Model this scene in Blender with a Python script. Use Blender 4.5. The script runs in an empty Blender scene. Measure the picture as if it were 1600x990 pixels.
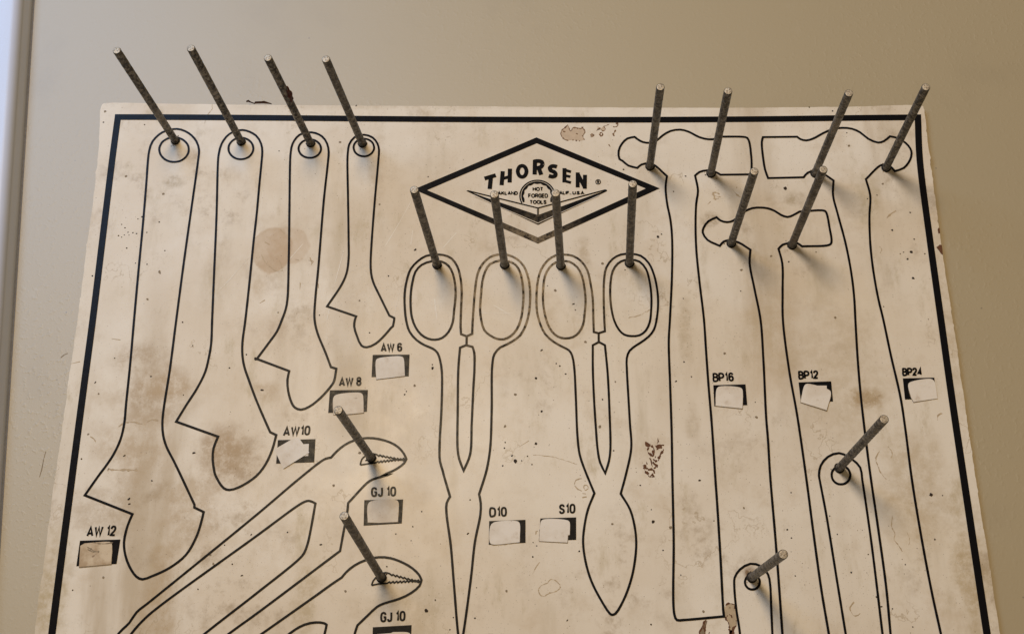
import bpy, bmesh, math, random
from mathutils import Vector, Matrix

# ------------------------------------------------------------------ camera, world, lamps, exposure
# Board frame: X right along the board, Z up along the board, Y into the wall; the printed frame's top line is Z = 0
# and the board's white face is Y = 0.  Everything is in metres; TOP is the height of that line above the floor.
TOP = 1.5
sc = bpy.context.scene
C = sc.collection
sc.view_settings.view_transform = 'Standard'
sc.view_settings.look = 'None'
sc.view_settings.exposure = 0.0
sc.view_settings.gamma = 1.0

cam = bpy.data.cameras.new('camera')
cam.lens = 44.166
cam.sensor_width = 36.0
cam.clip_start = 0.01
cam.clip_end = 50
cam_o = bpy.data.objects.new('camera', cam)
C.objects.link(cam_o)
_r, _u, _b = Vector((0.99981, 0.01953, 0.00241)), Vector((0.00487, -0.36422, 0.9313)), Vector((0.01907, -0.93111, -0.36424))
m = Matrix((_r, _u, _b)).transposed().to_4x4()
m.translation = Vector((0.01343, -0.72951, -0.42696 + TOP))
cam_o.matrix_world = m
sc.camera = cam_o

w = bpy.data.worlds.new('World')
sc.world = w
w.use_nodes = True
w.node_tree.nodes['Background'].inputs[0].default_value = (1.0, 0.79, 0.50, 1)
w.node_tree.nodes['Background'].inputs[1].default_value = 0.23


def area_lamp(name, loc, aim, size, power, col, size_y=None):
    l = bpy.data.lights.new(name, 'AREA')
    l.energy, l.color, l.size = power, col, size
    l.shape = 'DISK'
    if size_y:
        l.shape, l.size_y = 'ELLIPSE', size_y
    o = bpy.data.objects.new(name, l)
    C.objects.link(o)
    o.location = Vector(loc) + Vector((0, 0, TOP))
    d = Vector(aim) - Vector(loc)
    o.rotation_euler = d.to_track_quat('-Z', 'Y').to_euler()
    return o


area_lamp('key_lamp', (-0.34, -2.10, 0.36), (0.0, 0, -0.10), 0.36, 29.5, (1.0, 0.77, 0.49))
area_lamp('window_light', (-0.88, -1.20, 0.76), (-0.24, 0, 0.02), 0.9, 20.0, (0.36, 0.60, 1.0))

# ------------------------------------------------------------------ traced outlines, millimetres in the board frame (x, z, corner)
PATHS = {
 'aw12': [(1,[(-225.1,-6.1,0),(-234.6,-8.6,0),(-240.4,-15.3,0),(-241.9,-22,0),(-242,-28.6,0),(-241.2,-47.1,0),(-240.2,-76.4,0),(-239.4,-110.5,0),(-238.5,-142.5,0),(-237.6,-172.5,0),(-237.2,-197.6,0),(-236.9,-209.9,0),(-238.1,-220,0),(-241.4,-229.6,0),(-245.8,-237.6,0),(-248,-241.1,0),(-255.4,-254,1),(-225.6,-265.4,1),(-227.7,-272.3,0),(-228.7,-281.9,0),(-227.1,-289.4,0),(-224,-296,0),(-219.1,-302.1,0),(-215.4,-303.6,0),(-210.1,-301.8,0),(-200.3,-297,0),(-191.5,-289.5,0),(-186.4,-279.1,0),(-184.5,-271.4,0),(-183.4,-264.2,1),(-189.2,-261.5,1),(-189.3,-259.8,1),(-199.7,-241.2,0),(-204.3,-233.2,0),(-209.7,-224.2,0),(-212.4,-217.1,0),(-213.6,-210,0),(-213.8,-201.8,0),(-212.6,-175.8,0),(-211.9,-142.6,0),(-211,-103.9,0),(-209.9,-68.5,0),(-208.7,-28.9,0),(-208.8,-22.2,0),(-211.2,-15.6,0),(-216.9,-9.4,0)]), (1,[(-215.7,-21.8,0),(-216.1,-19.7,0),(-217,-17.7,0),(-218.4,-16,0),(-220.1,-14.5,0),(-222.1,-13.4,0),(-224.2,-12.6,0),(-226.4,-12.4,0),(-228.6,-12.6,0),(-230.6,-13.3,0),(-232.3,-14.4,0),(-233.8,-15.8,0),(-234.7,-17.6,0),(-235.3,-19.6,0),(-235.3,-21.6,0),(-234.8,-23.7,0),(-233.9,-25.6,0),(-232.5,-27.4,0),(-230.8,-28.9,0),(-228.9,-30,0),(-226.7,-30.7,0),(-224.5,-30.9,0),(-222.4,-30.7,0),(-220.4,-30.1,0),(-218.7,-29,0),(-217.3,-27.5,0),(-216.3,-25.8,0),(-215.7,-23.8,0)])],
 'aw10': [(1,[(-181.2,-7.3,0),(-189.6,-10.2,0),(-194.2,-17.5,0),(-195.4,-24.8,0),(-195.5,-29.6,0),(-192.9,-70.9,0),(-190.9,-110.8,0),(-189.3,-142.7,0),(-188.5,-158.9,0),(-189.1,-167.4,0),(-190.5,-176.9,0),(-194.5,-187.4,0),(-200.4,-198.7,0),(-205.3,-208.7,1),(-178.9,-218.2,1),(-181,-225.3,0),(-180.9,-232.3,0),(-179.4,-239.2,0),(-178.8,-241.2,0),(-175.9,-246.2,0),(-172.7,-249.9,0),(-169.4,-251,0),(-163.6,-249.3,0),(-154,-242.7,0),(-148.8,-235.3,0),(-145.5,-226.4,0),(-143.7,-217.3,1),(-147.5,-215.5,1),(-150.7,-209.2,0),(-157.7,-194.8,0),(-163.1,-182.3,0),(-166.5,-173.9,0),(-168.3,-166.5,0),(-169,-157.9,0),(-168.4,-142.9,0),(-167.8,-116.5,0),(-167.4,-88.4,0),(-166.9,-68.8,0),(-166.8,-48.9,0),(-166.6,-29.8,0),(-166.7,-23.6,0),(-167.9,-17.9,0),(-171.8,-11.6,0)]), (1,[(-172.8,-21.3,0),(-173.2,-19.5,0),(-173.9,-17.8,0),(-175,-16.3,0),(-176.4,-15,0),(-178.1,-14,0),(-179.9,-13.4,0),(-181.7,-13.2,0),(-183.5,-13.4,0),(-185.2,-13.9,0),(-186.7,-14.9,0),(-187.9,-16.2,0),(-188.8,-17.7,0),(-189.3,-19.4,0),(-189.3,-21.2,0),(-189,-23,0),(-188.2,-24.7,0),(-187.1,-26.2,0),(-185.7,-27.5,0),(-184,-28.5,0),(-182.3,-29.1,0),(-180.4,-29.3,0),(-178.6,-29.1,0),(-176.9,-28.5,0),(-175.4,-27.6,0),(-174.2,-26.3,0),(-173.4,-24.8,0),(-172.9,-23.1,0)])],
 'aw8': [(1,[(-134.8,-9.5,0),(-142.8,-11.3,0),(-147,-17.9,0),(-147.8,-24,0),(-147.8,-30,0),(-145.9,-65.5,0),(-144,-99.8,0),(-142.9,-128.8,0),(-143.5,-135.4,0),(-145.5,-143,0),(-148,-150.5,0),(-152.5,-158,0),(-159.2,-168.6,1),(-138.6,-176.6,1),(-139.3,-182.4,0),(-138.3,-189.7,0),(-135.8,-196.9,0),(-133.6,-200,0),(-129.8,-201.4,0),(-124.8,-199.5,0),(-118.2,-193.9,0),(-111.7,-185.6,0),(-110.5,-183,0),(-109.6,-175.2,1),(-113,-174.1,1),(-116.9,-164.6,0),(-122.6,-151.7,0),(-125,-142.5,0),(-125.3,-127.8,0),(-124.7,-109,0),(-123.9,-59.8,0),(-122.7,-30.2,0),(-122.7,-24.2,0),(-124.1,-18.1,0),(-127.8,-12.6,0)]), (1,[(-127.9,-21.8,0),(-128.2,-20.3,0),(-128.8,-18.8,0),(-129.8,-17.5,0),(-131,-16.4,0),(-132.5,-15.5,0),(-134.1,-15,0),(-135.8,-14.8,0),(-137.4,-15,0),(-139,-15.5,0),(-140.3,-16.3,0),(-141.4,-17.4,0),(-142.2,-18.7,0),(-142.7,-20.1,0),(-142.8,-21.7,0),(-142.5,-23.2,0),(-141.8,-24.7,0),(-140.9,-26,0),(-139.6,-27.1,0),(-138.2,-27.9,0),(-136.6,-28.4,0),(-134.9,-28.6,0),(-133.3,-28.5,0),(-131.8,-28,0),(-130.4,-27.2,0),(-129.3,-26.1,0),(-128.5,-24.8,0),(-128,-23.3,0)])],
 'aw6': [(1,[(-100,-11.6,0),(-106.1,-13.4,0),(-109.4,-18.8,0),(-110,-24.3,0),(-110,-30.3,0),(-108.1,-59.9,0),(-106.3,-88.8,0),(-105.7,-101.2,0),(-106.5,-111.3,0),(-109.2,-119.1,0),(-117.6,-133.9,1),(-99,-140.7,1),(-99.7,-143.2,0),(-99.9,-147.5,0),(-97.8,-154,0),(-94.8,-160.1,0),(-91.5,-161.3,0),(-86,-158.9,0),(-80.3,-153,0),(-76.9,-148.5,1),(-75.7,-147.4,1),(-75.1,-143.3,0),(-75.1,-141.9,1),(-78.2,-140.3,1),(-84.3,-128,0),(-89.3,-117.5,0),(-90.9,-111.4,0),(-91.5,-104.7,0),(-91.5,-91.1,0),(-90.7,-60,0),(-89.6,-30.5,0),(-89.5,-23.2,0),(-90.7,-18.4,0),(-94.1,-13.8,0)]), (1,[(-92.8,-21.3,0),(-93.1,-19.8,0),(-93.6,-18.4,0),(-94.5,-17.1,0),(-95.6,-16.1,0),(-96.9,-15.3,0),(-98.4,-14.8,0),(-99.9,-14.6,0),(-101.4,-14.8,0),(-102.8,-15.2,0),(-104.1,-16,0),(-105.1,-17.1,0),(-105.9,-18.3,0),(-106.3,-19.7,0),(-106.4,-21.2,0),(-106.1,-22.6,0),(-105.6,-24,0),(-104.7,-25.3,0),(-103.6,-26.3,0),(-102.3,-27.1,0),(-100.8,-27.6,0),(-99.3,-27.8,0),(-97.8,-27.7,0),(-96.4,-27.2,0),(-95.2,-26.4,0),(-94.1,-25.4,0),(-93.4,-24.1,0),(-92.9,-22.8,0)])],
 'd10': [(0,[(-29.6,-159.8,1),(-29.6,-154.3,1),(-33.1,-152.9,1),(-33.5,-148.2,0),(-33.4,-135.7,0),(-33.2,-124.7,0),(-34.1,-115.2,0),(-36.3,-107.1,0),(-40.1,-101.5,0),(-45.3,-99.1,0),(-50.5,-98.8,0),(-56.4,-99.7,0),(-61.5,-103.3,0),(-65.8,-108.6,0),(-68.1,-116.6,0),(-69.1,-125.3,0),(-68.8,-134,0),(-67.6,-143.4,0),(-65.2,-151.1,0),(-60.7,-156.6,0),(-55.5,-160.1,0),(-50.4,-162.4,0),(-47.5,-165.1,0),(-45.7,-170.2,0),(-44.5,-177.6,0),(-44.2,-202.4,0),(-44.8,-222.7,0),(-44.4,-233.6,0),(-42.6,-239.6,0),(-42.1,-241.6,0),(-37.9,-255.3,1),(-39.8,-259.2,0),(-39.8,-265,0),(-36.9,-284,0),(-34.6,-306.5,0),(-31.7,-334.2,0),(-30.9,-338.2,0),(-30.1,-342.5,1)]), (0,[(-29.6,-154.3,1),(-26.2,-152.7,1),(-26.1,-146.7,0),(-25.6,-135.8,0),(-24.8,-123.2,0),(-23.3,-112,0),(-20.4,-105.6,0),(-15.7,-100.8,0),(-10.5,-99,0),(-4.6,-99.2,0),(1.4,-102.1,0),(5.8,-107,0),(8.3,-113.8,0),(9.6,-121,0),(9.8,-129.7,0),(9,-139.1,0),(6.8,-147.6,0),(3.6,-153.8,0),(-1.5,-158,0),(-7.2,-161,0),(-8.9,-161.9,0),(-12.3,-166.1,0),(-13.6,-173.5,0),(-13.7,-202.5,0),(-14.3,-224.7,0),(-15.7,-235.7,0),(-17,-241.7,0),(-20.7,-253.9,1),(-19.7,-259.2,0),(-19.8,-266,0),(-22.8,-282.2,0),(-24.8,-302.8,0),(-28.7,-334.2,0),(-29.5,-338.2,0),(-30.1,-342.5,1)]), (1,[(-29.9,-160.2,1),(-33.6,-161.8,1),(-34.4,-175.5,0),(-34.3,-202.4,0),(-33.9,-226.7,0),(-32.8,-232.7,0),(-30.1,-239.6,1),(-26.4,-229.7,0),(-25.7,-210.6,0),(-25,-188.1,0),(-24.5,-175.5,0),(-24.8,-165,0),(-25.9,-161.3,1)]), (1,[(-52.6,-103.4,0),(-46.3,-103.7,0),(-41.8,-106.7,0),(-39.1,-111.9,0),(-37.5,-119.1,0),(-37,-127.1,0),(-37.8,-137.3,0),(-38.5,-145.1,0),(-40.9,-151.3,0),(-44.8,-155.3,0),(-49.1,-156.5,0),(-53.5,-155.8,0),(-57.9,-153.1,0),(-61.6,-148.1,0),(-64,-141.8,0),(-65.1,-134,0),(-65.2,-124.5,0),(-64.4,-117.4,0),(-62.8,-110.6,0),(-58.9,-105.8,0)]), (1,[(-9,-103.1,0),(-3.8,-103.9,0),(0.6,-106.1,0),(3.4,-111,0),(5,-118.6,0),(5.6,-128.1,0),(5,-136.7,0),(3.9,-143.7,0),(1.4,-149.9,0),(-2.2,-154.2,0),(-6.5,-156.4,0),(-10.9,-156,0),(-15.2,-153.7,0),(-18.8,-150.2,0),(-20.7,-143.6,0),(-21.5,-136.6,0),(-21.1,-127.2,0),(-20.3,-117.6,0),(-18.5,-110.4,0),(-15.6,-105.6,0)])],
 's10': [(0,[(52.1,-158.6,1),(52.2,-152.7,1),(49.2,-151.9,1),(49.1,-143.2,0),(49,-129.9,0),(47.9,-119.6,0),(45.9,-110,0),(42.3,-104,0),(37.2,-100.3,0),(32,-99.3,0),(26.1,-99.8,0),(20.9,-103.4,0),(16.8,-109.5,0),(14.6,-117.8,0),(13.8,-127.3,0),(14.1,-138.3,0),(16.2,-146.9,0),(19.1,-153.1,0),(24.1,-158.1,0),(29.8,-161.6,0),(33.7,-163.9,0),(35.6,-167.4,0),(36.7,-174.8,0),(37.4,-194.5,0),(38,-218.9,0),(39.1,-229.9,0),(41.1,-236.8,0),(42.9,-241.8,0),(47.4,-253.5,1),(43.4,-263.2,0),(41.2,-272.8,0),(40.2,-282.3,0),(41.4,-293.5,0),(44.5,-304.7,0),(49.4,-314.8,0),(54.7,-323.2,0),(56,-323.9,0),(57.9,-323.2,0),(62.7,-315.7,0),(67.2,-304.7,0),(69.9,-293.6,0),(71.1,-282.3,0),(70.4,-272.8,0),(68.1,-263.2,0),(62.9,-253.8,1),(66.4,-241.9,0),(70,-226,0),(69.7,-210.9,0),(69.3,-194.6,0),(68.9,-175.9,0),(69.1,-169.1,0),(70.9,-164.4,0),(75.3,-160.7,0),(77.2,-159.5,0),(83.1,-155,0),(86.5,-150.4,0),(88.6,-142.6,0),(89.8,-131.7,0),(89.4,-122.2,0),(87.9,-113.5,0),(84.9,-105.5,0),(80,-100.4,0),(74.1,-99.1,0),(67.5,-99.5,0),(62.2,-102.5,0),(58,-108.5,0),(56.3,-118.1,0),(55.9,-127.6,0),(55.9,-143.2,0),(56.1,-151.4,1),(52.2,-152.7,1)]), (1,[(52.2,-158.5,1),(48.4,-160.6,1),(48.1,-175.9,0),(48.4,-194.5,0),(49.2,-214.9,0),(49.9,-226.9,0),(51.2,-234.9,0),(54.1,-241.3,1),(56.5,-233.9,0),(57.5,-227,0),(57.6,-202.8,0),(57.1,-179,0),(55.9,-160.6,1)]), (1,[(30.5,-103.9,0),(34.9,-104.3,0),(39.6,-108,0),(42.5,-114,0),(43.8,-121.2,0),(44.5,-129.9,0),(43.8,-139.3,0),(42.6,-147,0),(40,-152.1,0),(36.4,-155.1,0),(31.3,-156,0),(27,-154.8,0),(23.4,-151.6,0),(20.6,-146.2,0),(18.8,-139.1,0),(17.9,-131.3,0),(18.1,-121.8,0),(19.2,-113.9,0),(22,-108.3,0),(26.1,-104.7,0)]), (1,[(74,-103.1,0),(79.1,-104.5,0),(83,-109.5,0),(84.9,-117.5,0),(85.7,-127.7,0),(85.2,-137.9,0),(84,-145.7,0),(81.4,-151.1,0),(77.4,-154.2,0),(72.3,-154.7,0),(68,-153.7,0),(64.9,-150.6,0),(62.2,-144.8,0),(60.6,-137,0),(60,-127.6,0),(60.5,-118.1,0),(62,-110.9,0),(65.4,-105.7,0),(69.6,-103.4,0)])],
 'h16': [(1,[(79,-14.8,1),(74.3,-15.9,0),(70.5,-19.8,0),(68.2,-25.2,0),(68.6,-31.2,0),(70.4,-32.4,0),(74.2,-36,0),(80,-37.8,1),(82.7,-35.4,0),(88,-34.5,0),(92.1,-36.5,0),(96.2,-40.9,0),(99,-43.9,1),(97.8,-52.1,0),(98.3,-63.8,0),(99.9,-75.3,0),(100.4,-87.9,0),(99.3,-112.5,0),(96.6,-144.2,0),(95.3,-158.1,0),(94.9,-186.5,0),(94.5,-217.1,0),(93.8,-241.9,0),(92.9,-280.4,0),(91.4,-323.9,0),(92.7,-326.8,0),(96.3,-326.8,0),(107.4,-325.9,0),(119.5,-324.8,1),(119.3,-322.1,0),(119.4,-292.7,0),(119.3,-261.4,0),(119.1,-245.4,0),(118.8,-211.1,0),(118.2,-186.6,0),(117.9,-163.5,0),(117.7,-143.8,0),(116.3,-119.3,0),(115.4,-97,0),(115.8,-78.9,0),(117,-63.9,0),(118.6,-54.6,0),(117.3,-43.7,1),(120.3,-41.1,0),(125.6,-39.9,0),(130.8,-41.2,0),(133.8,-43.2,1),(153.9,-43.1,1),(154.6,-32.5,0),(154.5,-27.7,0),(154.2,-20.5,0),(152.9,-16.2,0),(150.3,-15.4,0),(135.4,-15.1,1),(132.2,-16.7,0),(127.4,-17,0),(121.6,-15.4,0),(114.4,-11.1,0),(109.2,-9.6,0),(102.7,-10.6,0),(97.3,-14,0),(93.4,-17.6,0),(89.1,-19.3,0),(84.3,-18.7,0),(81.2,-16.8,0)])],
 'h24': [(1,[(163.2,-15.7,1),(162.2,-19.3,0),(162.3,-32.5,0),(162.9,-39.7,0),(164.4,-45.9,1),(187.4,-45.5,1),(190.3,-42.2,0),(195.1,-40.9,0),(200.2,-42.9,0),(206.5,-48,1),(205.2,-58.7,0),(206.9,-71.5,0),(210.1,-93.1,0),(211.7,-113.2,0),(211.9,-129.7,0),(211.2,-144.8,0),(210.1,-171.3,0),(209.7,-195.1,0),(210,-221.4,0),(210.5,-242.2,0),(211.8,-274,0),(212.9,-308.5,0),(212.6,-334.2,0),(212.4,-352.2,0),(211.2,-389.6,0),(207.6,-425.6,1),(247.3,-422.9,1),(246,-392.9,0),(243.2,-359.1,0),(240.8,-334.2,0),(238.4,-310.3,0),(236.1,-277.8,0),(234.6,-245.7,0),(234.2,-215.5,0),(233.5,-195.2,0),(230.6,-168.3,0),(228.4,-144.4,0),(226.7,-129.8,0),(225.6,-111.1,0),(225.6,-93.2,0),(227,-73.9,0),(229,-58.9,0),(227.4,-47.2,1),(237.2,-37.6,0),(239.9,-36.7,0),(244,-37.9,0),(246.7,-41.5,1),(252.7,-39.2,0),(257.4,-33.3,0),(258.9,-28.6,0),(258.5,-25,0),(255.8,-20.7,0),(251,-17.1,0),(246.3,-15.8,1),(241.8,-19.4,0),(238,-20.4,0),(231.9,-17.5,0),(227.1,-12.7,0),(222.1,-10,0),(215.8,-9.2,0),(209.4,-10.1,0),(202.8,-13.1,0),(196.1,-17,0),(191.2,-18.4,0),(187.6,-17.4,0),(185.6,-15.6,1)])],
 'h12': [(1,[(129.5,-73.8,1),(124.1,-76.6,0),(120.8,-81.2,0),(120.1,-84.6,0),(122.9,-89.7,0),(130.4,-93.9,1),(133.1,-90.9,0),(136.7,-90.1,0),(142.3,-91.5,0),(149.6,-96.7,1),(148.5,-106.2,0),(150.4,-123.9,0),(152.7,-144.5,0),(152.6,-171.1,0),(151.7,-207.2,0),(151.8,-222.3,0),(151.5,-242.1,0),(151.9,-285.2,0),(151.8,-334.2,0),(151.5,-355.7,0),(151.5,-383,1),(181.3,-380.2,1),(177.9,-334.2,0),(175.9,-310.3,0),(174.1,-276.8,0),(172.7,-245.5,0),(170.4,-206.2,0),(167.8,-177.4,0),(166.5,-144.6,0),(167.7,-126.2,0),(169,-106.3,0),(167.4,-96.2,1),(170.2,-93.4,0),(174.4,-92.3,0),(179.5,-92.3,0),(182.4,-94.6,1),(199.8,-93.6,0),(201.2,-91.9,0),(200.9,-81.7,0),(199.9,-71.4,0),(198.9,-69.7,0),(182.8,-70.1,1),(178.5,-72.6,0),(174.8,-73.9,0),(170.8,-72.4,0),(166.9,-69.5,0),(162.8,-67.7,0),(158.3,-67.1,0),(153.1,-67.4,0),(147.8,-69.7,0),(143.4,-73.3,0),(140.2,-76.2,0),(136,-77.3,0),(131.9,-76.1,0)])],
 'ring1': [(0,[(192,-399.6,0),(187.4,-334.2,0),(185.4,-306.6,0),(182.5,-266.3,0),(180.5,-246,0),(180.3,-243.1,0),(181.8,-237.2,0),(186.5,-231.8,0),(193.4,-229.5,0),(200.7,-233.3,0),(205,-238.3,0),(205.5,-245.6,0),(207.1,-283.4,0),(208.1,-334.2,0),(209.4,-399.5,0)]), (1,[(198.8,-242.9,0),(198.7,-241.7,0),(198.4,-240.5,0),(197.9,-239.4,0),(197.1,-238.5,0),(196.1,-237.9,0),(195,-237.4,0),(193.8,-237.3,0),(192.5,-237.4,0),(191.3,-237.8,0),(190.2,-238.5,0),(189.3,-239.4,0),(188.5,-240.4,0),(188,-241.6,0),(187.8,-242.9,0),(187.8,-244.1,0),(188.1,-245.3,0),(188.6,-246.3,0),(189.4,-247.2,0),(190.4,-247.9,0),(191.5,-248.3,0),(192.7,-248.4,0),(194,-248.3,0),(195.2,-247.9,0),(196.3,-247.2,0),(197.2,-246.4,0),(198,-245.3,0),(198.5,-244.1,0)])],
 'ring2': [(0,[(128.5,-379.6,0),(127.9,-334.2,0),(126.6,-319.4,0),(126.4,-306.6,0),(126.9,-302.9,0),(130.2,-298.3,0),(136.4,-295,0),(142.4,-296.4,0),(146.1,-301.1,0),(146.9,-306.6,0),(146.5,-322.1,0),(146.2,-334.2,0),(145.5,-379.6,0)]), (1,[(141.1,-305.5,0),(141.1,-304.6,0),(140.8,-303.7,0),(140.4,-302.9,0),(139.7,-302.2,0),(139,-301.7,0),(138.1,-301.4,0),(137.1,-301.3,0),(136.2,-301.4,0),(135.3,-301.7,0),(134.4,-302.2,0),(133.7,-302.9,0),(133.2,-303.7,0),(132.8,-304.6,0),(132.6,-305.5,0),(132.7,-306.4,0),(132.9,-307.3,0),(133.4,-308.1,0),(134,-308.8,0),(134.8,-309.3,0),(135.6,-309.6,0),(136.6,-309.7,0),(137.5,-309.6,0),(138.4,-309.3,0),(139.3,-308.8,0),(140,-308.1,0),(140.6,-307.3,0),(140.9,-306.4,0)])],
 'pl1': [(0,[(-238.5,-371.5,0),(-233.3,-348.9,0),(-225.7,-334.2,0),(-220.3,-328.3,0),(-216.8,-322.4,0),(-210.4,-316.9,0),(-152.2,-266.2,0),(-128.7,-244.8,0),(-115.9,-233.9,0),(-113,-232.1,0),(-109.7,-231.3,1),(-106.5,-227.5,0),(-101.8,-223.5,0),(-96.1,-220.7,0),(-88.4,-219.3,0),(-81.5,-220,0),(-74.6,-222.1,0),(-69.6,-225.1,0),(-66.1,-229.1,0),(-64.5,-232.4,1),(-65.9,-235.1,0),(-72,-239.5,0),(-78.7,-242.4,0),(-73.4,-241.5,0),(-82.5,-244.2,0),(-86.2,-245.9,0),(-98.1,-259,1),(-98.3,-263.9,0),(-99.7,-274.4,0),(-101.4,-287.3,1),(-147.8,-323.4,0),(-162.2,-334.2,0),(-182.1,-350.6,0),(-201.7,-371.4,0)]), (0,[(-230.8,-369.8,0),(-226,-348.9,0),(-218.3,-334.2,0),(-211.3,-325.6,0),(-202.8,-318.1,0),(-151.3,-278.7,0),(-127.7,-260.4,0),(-124,-258.2,0),(-121.7,-257.6,0),(-119.2,-258.3,0),(-117.5,-259.2,1),(-118.9,-271.5,0),(-120.6,-283,0),(-122.4,-288.6,0),(-125.2,-292.1,0),(-148.7,-311.9,0),(-176.1,-334.2,0),(-194.8,-350.6,0),(-216.1,-371.5,0)]), (0,[(-92,-236,1),(-91.2,-232.5,0),(-88.9,-230.3,0),(-83.6,-229.3,0),(-82.6,-229.5,1),(-81.1,-230.6,1),(-80.4,-229.9,1),(-78.9,-231,1),(-78.3,-230.4,1),(-76.8,-231.4,1),(-76.2,-230.8,1),(-74.7,-231.8,1),(-74,-231.2,1),(-72.5,-232.2,1),(-71.9,-231.6,1),(-70.4,-232.6,1),(-69.8,-232,1),(-68.3,-233,1),(-67.6,-232.4,1),(-66.1,-233.5,1),(-65.5,-232.8,1)]), (0,[(-92,-236,1),(-87.7,-235.3,0),(-83.3,-234.7,0),(-82.9,-234.7,1),(-81.5,-233.8,1),(-80.9,-234.5,1),(-79.6,-233.6,1),(-79,-234.3,1),(-77.7,-233.3,1),(-77.1,-234.1,1),(-75.7,-233.1,1),(-75.1,-233.9,1),(-73.8,-232.9,1),(-73.2,-233.6,1),(-71.9,-232.7,1),(-71.3,-233.4,1),(-69.9,-232.5,1),(-69.4,-233.2,1),(-68,-232.3,1),(-67.4,-233,1),(-66.1,-232,1),(-65.5,-232.8,1)])],
 'pl2': [(0,[(-180.9,-363.5,0),(-170.9,-354.1,0),(-143.3,-334.2,0),(-113.2,-312.4,0),(-105.1,-306.4,0),(-99.7,-302.7,1),(-97,-299.4,0),(-92.5,-295.7,0),(-86.1,-292.6,0),(-78.6,-291,0),(-72,-291.5,0),(-64.4,-294.2,0),(-58.6,-297.6,0),(-54.8,-301.3,0),(-53.4,-304.1,1),(-54.4,-307.4,0),(-59.1,-311.5,0),(-65.5,-314.7,0),(-74.7,-317.5,0),(-78.4,-319.3,0),(-83.7,-324.3,0),(-89.2,-329.7,1),(-90.5,-334.2,0),(-92.1,-348.8,1),(-119.1,-369.7,0)]), (0,[(-149,-355.1,0),(-127.6,-334.2,0),(-119.6,-329.4,0),(-113.2,-328.1,0),(-108.5,-328.5,0),(-106.9,-329.4,1),(-107.7,-334.2,0),(-113,-352.3,0),(-130,-367.9,0)]), (0,[(-82.1,-307.2,1),(-81.3,-304.6,0),(-78.2,-301.3,0),(-74.5,-299.9,0),(-72.1,-300.4,1),(-70.6,-301.5,1),(-69.9,-301,1),(-68.4,-302.1,1),(-67.7,-301.5,1),(-66.2,-302.7,1),(-65.5,-302.1,1),(-64,-303.2,1),(-63.3,-302.7,1),(-61.8,-303.8,1),(-61.1,-303.3,1),(-59.6,-304.4,1),(-58.9,-303.8,1),(-57.4,-305,1),(-56.7,-304.4,1),(-55.2,-305.5,1),(-54.5,-305,1)]), (0,[(-82.1,-307.2,1),(-78.4,-306.4,0),(-74.2,-306.1,0),(-73.3,-306.1,1),(-71.8,-305.2,1),(-71.2,-305.9,1),(-69.7,-305,1),(-69.1,-305.8,1),(-67.6,-304.9,1),(-67,-305.7,1),(-65.5,-304.8,1),(-64.9,-305.6,1),(-63.4,-304.7,1),(-62.8,-305.4,1),(-61.4,-304.5,1),(-60.8,-305.3,1),(-59.3,-304.4,1),(-58.7,-305.2,1),(-57.2,-304.3,1),(-56.6,-305.1,1),(-55.1,-304.2,1),(-54.5,-305,1)])],
 'border': [(1,[(-265.8,3.3,1),(-237.4,3,0),(-170.7,1.9,0),(-87.1,0.3,0),(-6.1,-1,0),(83,-1.9,0),(163.3,-2.1,0),(222.3,-1.8,0),(266.1,-1.7,1),(263.7,-33.4,0),(263.5,-90.6,0),(263.9,-145.1,0),(264.3,-194.9,0),(265.1,-244.3,0),(266.7,-334.7,0),(268.3,-419,1),(103.1,-420.7,0),(-70.4,-421.1,0),(-262.7,-420.2,1),(-264.1,-334.7,0),(-264.5,-241.8,0),(-264.6,-192.8,0),(-264.6,-142.4,0),(-265.2,-87.1,0),(-265.8,-29,0)])],
 'edge': [(1,[(-277.5,13.4,0),(-275,14.2,0),(-238.5,13.5,0),(-171.5,11.9,0),(-87.5,10.4,0),(-6.1,9,0),(83.3,7.4,0),(163.9,6.7,0),(223.2,6.8,0),(270,6.9,0),(270.7,5.8,0),(270.3,-33.4,0),(270.4,-90.7,0),(271,-145.1,0),(271.5,-195.7,0),(272.1,-245.5,0),(274.1,-334.7,0),(275.9,-426.1,1),(102.7,-427.8,1),(-70.2,-428.2,1),(-271.1,-427.4,1),(-274.2,-334.7,0),(-274.7,-241,0),(-274.5,-192.8,0),(-274.4,-142.3,0),(-274.8,-87.1,0),(-275.4,-28.9,0)])],
 'dia_out': [(1,[(-65.6,-52.3,1),(14.3,-14.6,1),(94,-52.8,1),(14.9,-91.6,1)])],
 'dia_in': [(1,[(-57,-52.9,1),(14.5,-19,1),(85,-52.8,1),(14.9,-87.2,1)])],
 'band': [(1,[(-31.4,-53.7,1),(-30.5,-53.3,1),(-25.9,-55.7,1),(-19.8,-58.2,1),(15,-71.4,1),(51.4,-56.9,1),(56.3,-55.1,1),(59.4,-53.4,1),(60,-54,1),(59.5,-54.7,1),(15,-78.4,1)])],
 'bandpale': [(0,[(-25.9,-57.8,1),(15,-77.2,1),(54.8,-57.6,1)])],
 'wingline': [(0,[(-30.5,-53.6,1),(15.1,-66.4,1),(59,-53.6,1)])],
 'wingmid': [(0,[(15.1,-66.1,1),(15,-71.6,1)])],
 'T': [(0,[(-19.7,-44.8,1),(-12.3,-42.4,1)]), (0,[(-15.5,-43.5,1),(-16.2,-52.4,1)])],
 'H': [(0,[(-7.8,-39.5,1),(-8.5,-49.7,1)]), (0,[(-3.1,-37.7,1),(-3.3,-47.8,1)]), (0,[(-8.2,-45,1),(-3.1,-43.5,1)])],
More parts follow.
